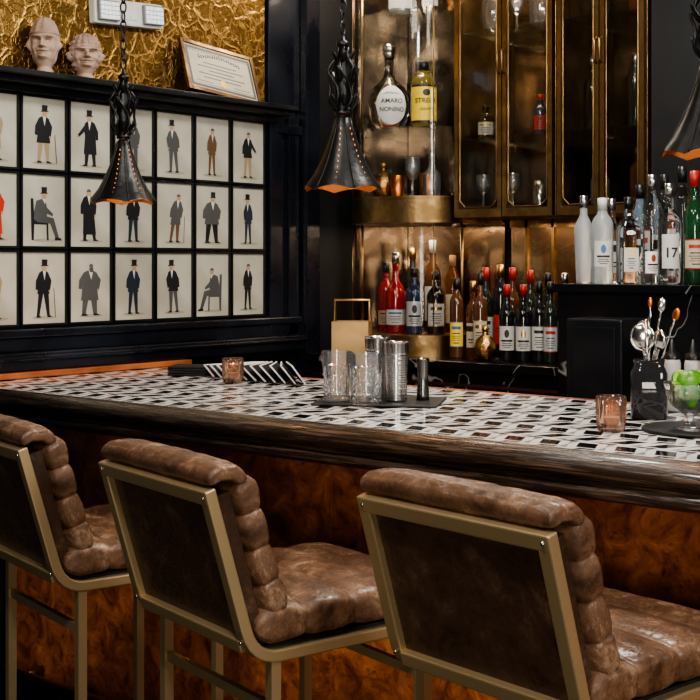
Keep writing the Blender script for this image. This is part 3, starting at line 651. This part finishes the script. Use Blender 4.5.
def bottle(loc,kind,R,H,g,lab=None,cap=m_ck,label="spirit bottle",group=None,rz=.6,n=2,lz=(.12,.5),A=1.1,deco=None,oval=False,text=None,caph=.13,name="bottle",accent=None,knob=False):
    if len(label.split())<4: label=label+" on the shelf"
    o=thing(name,label,"bottle",loc,rz,group); pr=PR[kind]
    key=(kind,R,H,id(g),n)
    if key not in cache:
        b=MB(); b.lathe([(r*R,z*H) for r,z in pr],28 if n==2 else 40,0,True,None,n); cache[key]=b.mesh("glass_body",[g])
    part("glass_body",cache[key],parent=o)
    nr=rp(pr,.95)*R
    b=MB(); b.lathe([(nr,H*(1-caph)),(nr+.002,H*(1-caph)),(nr+.0022,H*1.008),(nr*.6,H*1.014),(0,H*1.014)],16)
    if knob: b.ell((0,0,H*1.02),(nr*1.35,nr*1.35,nr*1.2),16,10)
    part("cap",b,[cap],o)
    if lab:
        b=MB(); NA,NZ=16,8; z0,z1=lz
        def patch(a0,a1,z0,z1,off,mi,ov=False,NA=16,NZ=8):
            vs=[];fs=[]
            for i in range(NA+1):
                a=a0+(a1-a0)*i/NA; k=1
                if ov:
                    u=(a-(a0+a1)/2)/((a1-a0)/2); k=math.sqrt(max(.0004,1-u*u))
                for j in range(NZ+1):
                    z=(z0+z1)/2+(j/NZ-.5)*(z1-z0)*k
                    rr=rp(pr,z)*R*sq(-pi/2+a,n)+off
                    vs.append((rr*math.sin(a),-rr*math.cos(a),z*H))
            for i in range(NA):
                for j in range(NZ): p=i*(NZ+1)+j; fs.append((p,p+NZ+1,p+NZ+2,p+1))
            b.add(vs,fs,mi,True)
        patch(-A,A,z0,z1,.0006,0,oval)
        dz=z1-z0; cnt[0]+=1; v_=cnt[0]%3
        if deco=='band': patch(-A,A,z0+dz*.66,z0+dz*.88,.0010,1,NZ=2); patch(-A*.6,A*.6,z0+dz*.30,z0+dz*.35,.0010,2,NZ=1); patch(-A*.45,A*.45,z0+dz*.18,z0+dz*.22,.0010,2,NZ=1)
        if deco=='trim': patch(-A,A,z0,z0+dz*.06,.0010,1,NZ=1); patch(-A,A,z1-dz*.06,z1,.0010,1,NZ=1); patch(-A*.22,A*.22,z0+dz*.70,z0+dz*.88,.0010,2,True)
        if deco=='lines':
            patch(-A,A,z0,z0+dz*.035,.0009,1,NZ=1); patch(-A,A,z1-dz*.035,z1,.0009,1,NZ=1)
            if v_==0: patch(-A*.22,A*.22,z0+dz*.62,z0+dz*.86,.0010,1,True)
            else: patch(-A*.6,A*.6,z0+dz*.70,z0+dz*.82,.0010,1,NZ=1,NA=10)
            for (p_,q_,w_) in ((.52,.56,.5),(.42,.445,.62),(.34,.365,.45),(.26,.28,.6),(.14,.18,.35)): patch(-A*w_,A*w_,z0+dz*p_,z0+dz*q_,.0010,2,NZ=1,NA=10)
        if deco=='emblem':
            patch(-A*.26,A*.26,z0+dz*.52,z0+dz*.86,.0010,1,True); patch(-A*.65,A*.65,z0+dz*.36,z0+dz*.44,.0010,2,NZ=1)
            for (p_,w_) in ((.27,.5),(.19,.6),(.10,.4)): patch(-A*w_,A*w_,z0+dz*p_,z0+dz*(p_+.03),.0010,2,NZ=1)
        am=accent or acc[cnt[0]%5]
        part("label",b,[lab,m_cg if lab is m_lk else am,m_cg if lab is m_lk else m_lk],o)
    if text:
        b=MB()
        for (s,size,z,mt_i) in text:
            v,f=textmesh(s,size); vs=[]
            for p in v:
                zz=z*H+p[1]; rr=rp(pr,min(.99,zz/H))*R*sq(-pi/2,n)+.0022; a=p[0]/rr
                vs.append((rr*math.sin(a),-rr*math.cos(a),zz))
            b.add(vs,f,mt_i)
        part("lettering",b,[m_lk,m_lr,m_cw],o)
    return o
g1="bottles on the tower's lower shelf"; zt=1.158
bottle((-3.162,4.02,zt),'spirit',.034,.27,G['red'],m_lc,m_ck,"red aperitif bottle with a cream label",g1,.6,deco='lines',lz=(.1,.32))
bottle((-3.075,3.97,zt),'squat',.040,.31,G['red'],m_lw,m_cs,"red bottle with tall silver stopper",g1,.6,lz=(.1,.3),deco='lines')
bottle((-2.985,3.97,zt),'spirit',.033,.25,G['navy'],m_ls,m_ck,"dark blue bottle with silver label",g1,.7,deco='emblem')
bottle((-2.903,4.00,zt),'spirit',.034,.24,G['black'],m_lw,m_ck,"black bottle with white label",g1,.7,deco='lines')
bottle((-3.12,4.14,zt),'wine',.034,.33,G['dark'],m_lc,m_cg,"tall dark green bottle",g1,.6,deco='lines')
bottle((-3.02,4.14,zt),'wine',.034,.36,G['brown'],m_lw,m_cw,"tall brown bottle with white cap",g1,.6,deco='emblem')
bottle((-2.93,4.15,zt),'slim',.03,.30,G['amber'],m_lc,m_cork,"slim amber bottle with cork",g1,.6)
def cup(loc,R,H,mt,label,name="cup",cat="cup",group=None,stem=False):
    b=MB()
    if stem: pr=[(0,0),(R*.8,0),(R*.8,.002),(.005,.008),(.004,H*.42),(R*.5,H*.48),(R,H*.7),(R*.96,H),(R*.92,H),(R*.95,H*.7),(R*.45,H*.51),(0,H*.47)]
    else: pr=[(0,0),(R*.85,0),(R*.88,.004),(R,H),(R*.95,H),(R*.84,.01),(0,.008)]
    b.lathe(pr,24); ob=part(name,b,[mt],loc=loc); return tag(ob,label,cat,group)
m_cryb=pane_mat("bright_goblet_glass",(.95,.96,.97),.12,1,.08,1.6,.14)
g2="small vessels on the tower's middle shelf"; zt=1.684
bottle((-3.12,3.95,zt),'ball',.047,.14,G['gold'],None,m_cg,"round copper filigree bottle",g2)
cup((-3.035,3.93,zt+.0005),.028,.085,m_copper,"polished copper cup on the shelf",group=g2)
cup((-2.97,3.94,zt+.0005),.030,.15,m_cryb,"stemmed crystal goblet on the shelf","goblet","goblet",g2,True)
bottle((-2.90,3.97,zt),'squat',.034,.17,m_cryb,None,m_cs,"small cut glass decanter",g2)
bottle((-2.86,4.10,zt),'spirit',.026,.17,G['red'],m_lw,m_cred,"small red bottle with white label",g2,deco='lines')
cup((-3.19,4.05,zt+.0005),.028,.12,m_cryb,"stemmed crystal coupe on the shelf","goblet","goblet",g2,True)
cup((-3.0,4.08,zt+.0005),.034,.10,m_copper,"copper mug standing behind the goblets",group=g2)
g3="bottles on the tower's upper shelf"; zt=1.949
bottle((-3.085,3.94,zt),'pear',.080,.31,G['clear'],m_lww,m_cs,"round liqueur bottle lettered AMARO NONINO on white label",g3,.82,lz=(.05,.54),A=.84,oval=True,
  text=[("AMARO",.025,.315,0),("NONINO",.024,.21,0)],caph=.1,knob=True)
bottle((-2.925,3.95,zt),'slim',.050,.25,G['yellow'],m_ly,m_ck,"liqueur bottle lettered STREGA on a yellow label",g3,.88,lz=(.06,.64),A=1.35,deco='trim',accent=m_lk,
  text=[("STREGA",.026,.36,0),("LIQUORE",.013,.25,0)])
bottle((-3.20,4.08,zt),'spirit',.03,.25,G['brown'],m_lc,m_ck,"brown bottle with cream label",g3,deco='lines')
g4="bottles on the tower's top shelf"; zt=2.389
bottle((-3.05,3.97,zt),'squat',.05,.24,G['silver'],m_lw,m_cs,"wide silver bottle with white label",g4)
bottle((-2.93,4.0,zt),'spirit',.034,.25,G['clear'],m_lw,m_ck,"clear bottle with white label",g4)
g5="vessels inside the brass cabinet"; G['crys']=m_cryb
for (u,v,z,k,R,H,g,l,c,d) in [(-2.725,4.08,1.90,'spirit',.032,.13,'clear',m_lw,m_ck,"small clear bottle with white label"),(-2.65,4.08,1.90,'slim',.028,.18,'silver',None,m_cs,"slim plain silver bottle"),
  (-2.485,4.08,1.90,'spirit',.026,.15,'navy',m_lr,m_cred,"small dark bottle with red label"),(-2.425,4.08,1.90,'spirit',.026,.13,'black',m_lw,m_cs,"small black bottle with white label"),
  (-2.70,4.1,2.30,'ball',.055,.22,'crys',None,m_cs,"round cut crystal decanter with stopper"),(-2.49,4.1,2.30,'squat',.048,.22,'crys',None,m_cs,"square-shouldered cut crystal decanter")]:
    bottle((u,v,z+.0005),k,R,H,G[g],l,c,d,g5,.5,deco='lines')
for u in (-2.60,-2.41): cup((u,4.1,2.3005),.034,.15,m_cryb,"stemmed crystal goblet inside the cabinet","goblet","goblet",g5,True)
for k,u in enumerate((-2.73,-2.66,-2.60,-2.50,-2.43)):
    cup((u,4.07+.03*(k%2),1.6355),.029,.10 if k%2 else .13,m_steel if k%2 else m_cryb,"small polished silver cup" if k%2 else "stemmed crystal goblet inside the cabinet","cup" if k%2 else "goblet","cup" if k%2 else "goblet",g5,k%2==0)
g6="bottles inside the dim cabinet"
for (u,z,k,R,H,g) in [(-2.28,1.901,'wine',.033,.27,'black'),(-2.11,1.901,'slim',.03,.26,'dark'),(-2.25,2.301,'spirit',.034,.26,'crys'),(-2.09,2.301,'squat',.042,.22,'amber'),(-2.25,1.6365,'squat',.035,.18,'silver'),(-2.10,1.6365,'spirit',.03,.2,'brown')]:
    bottle((u,4.1,z),k,R,H,G[g],None,m_cs,"shadowed bottle behind cabinet glass",g6,.5)
g7="bottles on the marble back counter"
rows=[(-2.735,3.90,'slim',.026,.29,'brown',m_ly,m_ck,'lines',"brown bottle with yellow label"),
(-2.683,3.93,'spirit',.026,.28,'amber',m_lc,m_cg,'band',"amber bottle with cream label"),
(-2.630,3.90,'spirit',.027,.31,'brown',m_lc,m_ck,'lines',"brown bottle with cream label"),
(-2.70,4.04,'wine',.030,.33,'dark',m_lw,m_cred,'lines',"dark bottle with red cap"),
(-2.64,4.05,'slim',.028,.34,'black',m_lr,m_cg,'lines',"black bottle with red label"),
(-2.575,4.03,'wine',.030,.33,'brown',m_lw,m_cred,'band',"brown bottle with red cap"),
(-2.515,3.90,'wine',.029,.27,'black',m_lw,m_cred,'emblem',"black wine bottle, white label, red capsule"),
(-2.452,3.91,'wine',.029,.27,'black',m_lw,m_cred,'emblem',"black wine bottle, white label, red capsule"),
(-2.392,3.92,'wine',.029,.28,'black',m_lw,m_ck,'lines',"black wine bottle, white label, black capsule"),
(-2.335,3.90,'wine',.026,.28,'dark',m_ls,m_ck,'lines',"dark green bottle with silver label"),
(-2.285,3.93,'wine',.024,.27,'black',m_ls,m_cs,'lines',"black bottle with silver capsule"),
(-2.51,4.05,'wine',.029,.32,'dark',m_lw,m_cred,'lines',"dark green bottle in the second row"),
(-2.44,4.06,'wine',.029,.31,'black',m_lc,m_ck,'lines',"black bottle in the second row"),
(-2.37,4.06,'spirit',.029,.31,'brown',m_lw,m_cs,'lines',"brown bottle in the second row"),
(-2.30,4.06,'slim',.029,.32,'black',m_lw,m_ck,'lines',"slim black bottle in the second row"),
(-2.22,4.02,'wine',.029,.30,'dark',m_lc,m_ck,'lines',"dark bottle by the marble ledge")]
for (u,v,k,R,H,g,l,c,d,t_) in rows: bottle((u,v,1.0805),k,R,H,G[g],l,c,t_,g7,.55,deco=d,lz=(.14,.46))
bottle((-2.575,3.85,1.0805),'ball',.040,.12,G['gold'],None,m_cg,"round gilded flask with stopper",g7)
g8="spirit bottles on the black marble ledge"; zr=1.3665
bottle((-2.034,3.60,zr),'taper',.030,.275,G['frost'],None,m_cs,"frosted pale bottle with silver cap",g8,.6)
bottle((-1.962,3.59,zr),'slim',.034,.265,G['frost'],m_lw,m_cw,"frosted bottle, white label with blue print",g8,.6,deco='emblem',lz=(.2,.5),accent=m_lb,A=.9)
bottle((-1.872,3.59,zr),'spirit',.034,.265,G['clear'],m_lw,m_ck,"clear square bottle with dark printed label",g8,.75,deco='lines',lz=(.14,.42),A=.6,n=5)
bottle((-1.797,3.60,zr),'slim',.029,.33,G['clear'],m_lww,m_cs,"tall clear bottle with white label",g8,.6,deco='emblem',lz=(.10,.30),A=.9,accent=m_lr)
bottle((-1.731,3.58,zr),'spirit',.035,.30,G['clear'],m_lw,m_cs,"clear bottle lettered 17 in dark print",g8,.6,n=2,lz=(.16,.50),A=.8,text=[("17",.042,.27,0)])
bottle((-1.655,3.59,zr),'wine',.033,.335,G['green'],m_lc,m_cred,"green bottle with red cap",g8,.6,deco='lines',lz=(.14,.40),accent=m_lr)
bottle((-1.58,3.59,zr),'spirit',.034,.31,G['green'],m_lw,m_ck,"green bottle with white label",g8,.6,deco='band')
bottle((-1.50,3.59,zr),'slim',.032,.31,G['blue'],m_lw,m_cs,"pale blue bottle",g8,.6,deco='band')
bottle((-1.905,3.73,zr),'taper',.034,.31,G['blue'],m_ls,m_ck,"pale blue bottle in the second row",g8,.6,deco='band')
bottle((-1.825,3.74,zr),'wine',.032,.34,G['clear'],m_lw,m_ck,"clear bottle with black cap, second row",g8,.6,deco='lines')
bottle((-1.755,3.72,zr),'slim',.031,.36,G['clear'],m_lk,m_ck,"tall clear bottle with black label",g8,.6)
bottle((-1.68,3.73,zr),'squat',.036,.37,G['clear'],m_lw,m_cred,"tall clear bottle with red cap",g8,.6,deco='band')
bottle((-1.60,3.74,zr),'slim',.031,.35,G['navy'],m_lr,m_cs,"navy bottle with red label",g8,.6)
bottle((-2.01,3.74,zr),'spirit',.032,.27,G['clear'],m_lw,m_cs,"clear bottle with silver cap, second row",g8,.6,deco='band')
# ------------------------------------------------------------ bar-top objects
ZB=1.0705
def candle(U,V,label):
    o=thing("candle_holder",label,"candle holder",(U,V,ZB),0,"ribbed amber candle holders")
    def ringp(r,z,amp,n=18):
        seg=108; return [((r+amp*math.cos(n*2*pi*k/seg))*math.cos(2*pi*k/seg),(r+amp*math.cos(n*2*pi*k/seg))*math.sin(2*pi*k/seg),z) for k in range(seg)]
    b=MB(); b.loft([ringp(.024,0,0),ringp(.027,.003,.0018),ringp(.0295,.02,.0022),ringp(.031,.055,.0022),ringp(.0315,.074,.0016),ringp(.0305,.076,0),ringp(.0285,.074,0),ringp(.0275,.02,0),ringp(.024,.010,0)])
    part("glass_holder",b,[m_amb],o)
    b=MB(); b.lathe([(0,.0105),(.021,.0105),(.021,.030),(.018,.0315),(0,.0305)],24); part("candle",b,[m_wax],o)
candle(-2.729,2.727,"small ribbed amber glass candle holder beside folded napkins")
candle(-1.327,2.466,"small ribbed amber glass candle holder beside the tool jar")
b=MB(); b.box(-.16,.16,-.11,.11,0,.006)
ob=part("bar_mat",b,[m_rub],loc=(-2.06,2.595,ZB),rot=(0,0,.5),bevel=.003); tag(ob,"black rubber bar mat under the mixing glasses","mat")
def crystal(U,V,R,H,label):
    b=MB(); seg=96; rings=[]; nz=40
    def rg(r,z,amp): 
        return [((r+amp(2*pi*k/seg))*math.cos(2*pi*k/seg),(r+amp(2*pi*k/seg))*math.sin(2*pi*k/seg),z) for k in range(seg)]
    for i in range(nz+1):
        t=i/nz; z=H*t; r=R*(.88+.12*t)
        cut=.12<t<.72
        rings.append(rg(r,z,(lambda a,z=z,cut=cut:(-.0028*abs(math.sin(6*a+z*110))-.0028*abs(math.sin(6*a-z*110)) if cut else (-.0016*abs(math.sin(12*a)) if z<.1*H else 0)))))
    rings.append(rg(R*.94,H,lambda a:0)); rings.append(rg(R*.80,.020,lambda a:0)); rings.append(rg(R*.3,.016,lambda a:0))
    b.loft(rings,0,False); ob=part("crystal_glass",b,[m_crys],loc=(U,V,ZB+.006)); tag(ob,label,"glass","cut crystal mixing glasses")
crystal(-2.115,2.485,.039,.130,"cut crystal mixing glass on the black mat")
crystal(-2.030,2.500,.045,.128,"wide cut crystal mixing glass on the black mat")
def tin(U,V,R,H,label,ridge=True):
    b=MB(); pr=[(0,0),(R*.78,0),(R*.8,.004)]
    for i in range(1,60):
        t=i/60; pr.append((R*(.8+.2*t)+(.0009*math.sin(t*150) if ridge and t<.8 else 0),.004+(H-.004)*t))
    pr+=[(R,H),(R*1.03,H+.001),(R*1.0,H+.002),(R*.94,H),(R*.76,.01),(0,.008)]
    b.lathe(pr,32); ob=part("shaker_tin",b,[m_steel],loc=(U,V,ZB+.006)); tag(ob,label,"cocktail shaker","shaker tins on the mat")
tin(-2.008,2.595,.033,.152,"ribbed stainless steel cocktail shaker tin")
tin(-2.085,2.615,.034,.160,"ribbed steel shaker tin behind the crystal glasses")
b=MB(); b.lathe([(0,.045),(.006,.05),(.014,.004),(.0155,0),(.0165,0),(.0165,.012),(.0135,.048),(.0128,.055),(.0135,.062),(.0168,.104),(.0170,.108),(.0155,.108),(.011,.066),(0,.062)],28)
ob=part("jigger",b,[m_dsteel],loc=(-1.975,2.665,ZB+.006)); tag(ob,"dark steel double-ended jigger on the mat","jigger")
o=thing("brass_caddy","brass box caddy with an open rectangular handle","caddy",(-2.325,2.80,ZB),.55)
b=MB(); w,d,h,t=.052,.045,.195,.003
b.box(-w,w,-d,-d+t,0,h); b.box(-w,w,d-t,d,0,h); b.box(-w,-w+t,-d+t,d-t,0,h); b.box(w-t,w,-d+t,d-t,0,h); b.box(-w,w,-d,d,0,t)
m_caddy=M("satin_brass_sheet",(.62,.42,.20),.38,1,(.52,.34,.15),10)
part("box",b,[m_caddy],o)
b=MB(); b.tube([(-w+.003,0,h-.02),(-w+.003,0,h+.06),(w-.003,0,h+.06),(w-.003,0,h-.02)],.004,8); part("handle",b,[m_caddy],o)
for k in range(11):
    u=-2.88+k*.031
    o=thing("folded_napkin","black folded napkin with white edges, fanned out","napkin",(u,2.900-.004*k,ZB+.001),-.25+.11*k,"fanned black and white napkins",ry=-(1.08-.045*k))
    b=MB(); b.box(0,.0035,-.085,.065,0.002,.068); part("cloth",b,[m_napk],o,bevel=.001)
    b=MB(); b.box(-.0004,.0039,-.0815,.065,.068,.072); b.box(-.0004,.0039,-.089,-.085,.002,.072); part("white_edge",b,[m_napw],o)
o=thing("napkin_stack","stack of black folded napkins on the mosaic bar","napkin stack",(-3.03,2.84,ZB),.5)
for k in range(4):
    b=MB(); b.box(-.065,.065,-.05,.05,k*.008,k*.008+.0075); part("folded_layer",b,[m_napk],o,bevel=.003,rot=(0,0,.05*(k%2)))
o=thing("tool_jar","square dark glass jar holding bar tools","jar",(-1.374,2.735,ZB),.5)
b=MB(); b.lathe([(0,0),(.038,0),(.042,.004),(.042,.105),(.036,.118),(.034,.122),(.036,.135),(.033,.135),(.031,.12),(.038,.10),(.038,.01),(0,.008)],40,0,True,None,5)
part("glass_body",b,[M("smoky_glass",(.03,.03,.034),.05,0,(.045,.045,.05),tr=.3)],o)
def toolobj(name,mb,ang,lean,label):
    R_=Matrix.Rotation(ang,4,'Z')@Matrix.Rotation(lean,4,'Y')
    ob=part(name,mb,[m_steel,m_copper,m_ck],loc=(-1.374-math.cos(ang)*.010,2.735-math.sin(ang)*.010,ZB+.014)); ob.rotation_euler=R_.to_euler(); tag(ob,label,"bar tool","bar tools in the jar")
def handle(L,r=.0028,n=40):
    b=MB(); b.tube([(.0007*math.cos(k),.0007*math.sin(k),L*k/n) for k in range(n+1)],r,8); return b
b=handle(.16,.004); b.lathe([(.0,0),(.027,.002),(.028,.004),(.0,.010)],28,0,True,Matrix.Translation((0,0,.185))@Matrix.Rotation(pi/2,4,'X'))
b.tube([(.027*math.cos(2*pi*k/28),0,.185+.027*math.sin(2*pi*k/28)) for k in range(28)],.0035,6,True)
toolobj("cocktail_strainer",b,2.6,.20,"round steel cocktail strainer in the jar")
b=handle(.15,.004); b.ell((0,0,.175),(.026,.008,.030),20,12); b.tube([(.026*math.cos(2*pi*k/24),0,.175+.03*math.sin(2*pi*k/24)) for k in range(24)],.003,6,True)
toolobj("julep_strainer",b,3.6,.14,"oval steel julep strainer in the jar")
b=handle(.24); b.ell((0,0,.252),(.010,.004,.017),12,8); toolobj("bar_spoon",b,.6,.16,"long twisted steel bar spoon")
b=handle(.23); b.ell((0,0,.24),(.009,.004,.015),12,8,1); toolobj("bar_spoon",b,.1,.32,"long bar spoon with copper tip")
b=handle(.25); b.ell((0,0,.255),(.006,.006,.012),12,8,1); toolobj("bar_spoon",b,1.8,.10,"long bar spoon with small copper knob")
b=handle(.16,.004); b.ell((0,0,.178),(.022,.010,.024),18,10); toolobj("fine_strainer",b,-.5,.30,"rounded steel fine strainer in the jar")
b=MB(); b.tube([(.010,0,0),(.013,0,.12),(.018,0,.22)],.003,8); b.tube([(-.010,0,0),(-.013,0,.12),(-.018,0,.22)],.003,8); b.tube([(.010,0,0),(0,0,-.004),(-.010,0,0)],.003,8)
toolobj("serving_tongs",b,-1.3,.12,"slim steel tongs in the jar")
b=MB(); b.lathe([(0,0),(.118,0),(.122,.003),(.122,.007),(.117,.007),(.115,.005),(0,.005)],48); ob=part("round_mat",b,[m_rub],loc=(-1.18,2.585,ZB)); tag(ob,"round black mat under the lime bowl","mat")
b=MB(); b.lathe([(0,0),(.036,0),(.037,.002),(.012,.008),(.007,.016),(.008,.026),(.018,.036),(.040,.052),(.052,.075),(.054,.098),(.0565,.100),(.0555,.097),(.050,.074),(.038,.055),(.015,.042),(0,.040)],40)
ob=part("footed_bowl",b,[m_crys],loc=(-1.190,2.56,ZB+.0055)); tag(ob,"clear footed glass bowl filled with lime wedges","bowl")
def wedge(ang,r):
    b=MB(); n=9; m=10; vs=[];fs=[]
    for i in range(n+1):
        a=-ang/2+ang*i/n
        for j in range(m+1):
            p=-pi/2+pi*j/m; vs.append((r*math.cos(p)*math.cos(a)-r*.45,r*math.cos(p)*math.sin(a),1.15*r*math.sin(p)))
    for i in range(n):
        for j in range(m): p=i*(m+1)+j; fs.append((p,p+m+1,p+m+2,p+1))
    b.add(vs,fs,0,True)
    for i in (0,n): b.add([vs[i*(m+1)+j] for j in range(m+1)],[tuple(range(m+1))],1)
    return b.mesh("lime_wedge",[m_lime,m_flesh])
wm=wedge(1.5,.025)
pos=[]
for (zz,rr,nn) in ((.062,.014,3),(.080,.030,6),(.098,.026,5),(.113,.010,3)):
    for k in range(nn): pos.append((rr*math.cos(2*pi*k/nn+zz*40),rr*math.sin(2*pi*k/nn+zz*40),zz+random.uniform(-.003,.003)))
for k,p in enumerate(pos):
    d=Vector((p[0]+random.uniform(-.01,.01),p[1]+random.uniform(-.01,.01),random.choice((-.01,.02,.02)))).normalized()
    if k%4==0: d=-d
    e=(d.to_track_quat('X','Z').to_matrix()@Matrix.Rotation(random.uniform(-1.2,1.2),3,'X')).to_euler()
    ob=part("lime_wedge",wm,loc=(-1.190+p[0],2.56+p[1],ZB+.0055+p[2]),rot=e)
    tag(ob,"cut green lime wedge in the glass bowl","lime","lime wedges in the bowl")
for k,(u,v) in enumerate(((-1.395,2.90),(-1.345,2.91),(-1.295,2.90),(-1.245,2.91))):
    o=thing("squeeze_bottle","white plastic squeeze bottle with black top","squeeze bottle",(u,v,ZB),0,"white squeeze bottles")
    b=MB(); b.lathe([(0,0),(.019,0),(.021,.003),(.021,.115),(.018,.13),(.0,.13)],24); part("body",b,[m_wpl],o)
    b=MB(); b.lathe([(.019,.125),(.019,.14),(.008,.145),(.003,.175),(0,.175)],20); part("cap",b,[m_ck],o)
# ------------------------------------------------------------ lights
def area(name,loc,tgt,size,en,colr,sy=None):
    l=bpy.data.lights.new(name,"AREA"); l.energy=en; l.color=colr; l.size=size
    if sy: l.shape='RECTANGLE'; l.size_y=sy
    o=bpy.data.objects.new(name,l); col.objects.link(o); o.location=loc
    o.rotation_euler=(Vector(tgt)-Vector(loc)).to_track_quat('-Z','Y').to_euler()
area("added_area_light",(1.6,1.2,2.4),(-1.8,2.3,1.0),.8,64,(1,.96,.90))  # unseen soft key added on the right, not a known window
area("added_area_light",(.9,-1.2,1.3),(-1.4,2.3,.75),.8,48,(1,.89,.76))  # unseen low fill behind the camera, added for burl front and stool backs
area("unseen_overhead_light",(-2.0,1.6,2.95),(-3.4,2.9,1.6),.5,19,(1,.93,.82))  # unseen area light put in to brighten the print wall
area("unseen_overhead_light",(-1.7,3.1,2.95),(-1.9,2.6,1.0),.35,36,(1,.95,.88))  # unseen back light added for highlights on the bar-top glass
area("unseen_overhead_light",(-.6,2.0,2.95),(-1.9,4.0,1.6),.4,12,(1,.92,.82))  # unseen overhead area aimed at the back bar
area("unseen_overhead_light",(-1.0,.6,2.9),(-1.5,1.9,.6),.25,38,(1,.94,.87))  # unseen overhead key aimed at stools and bar front
area("cabinet_light",(-2.5,4.14,1.585),(-2.5,4.15,1.0),.45,2.5,(1,.74,.48),.1)
area("cabinet_light",(-2.56,4.05,2.74),(-2.56,4.15,1.6),.35,5,(1,.82,.6),.1)
area("cabinet_light",(-2.16,4.1,2.74),(-2.16,4.2,1.6),.25,.8,(1,.76,.5),.1)
area("tower_light",(-3.04,4.08,1.58),(-3.04,4.08,1.0),.3,1.6,(1,.77,.54),.15)
area("tower_light",(-3.04,3.90,2.78),(-3.04,3.95,1.0),.3,9,(1,.85,.68),.1)
w=bpy.data.worlds.new("world"); bpy.context.scene.world=w; w.use_nodes=True; w.node_tree.nodes["Background"].inputs[0].default_value=(.5,.55,.65,1); w.node_tree.nodes["Background"].inputs[1].default_value=.06
# ------------------------------------------------------------ camera
c=bpy.data.cameras.new("camera"); c.lens=65.9; c.sensor_width=36; c.shift_y=-.124; c.clip_start=.05
co=bpy.data.objects.new("camera",c); col.objects.link(co); co.location=(0,0,1.43); co.rotation_euler=(pi/2,0,math.radians(39.8))
bpy.context.scene.camera=co
bpy.context.scene.view_settings.view_transform='AgX'
bpy.context.scene.view_settings.look='AgX - Medium High Contrast'
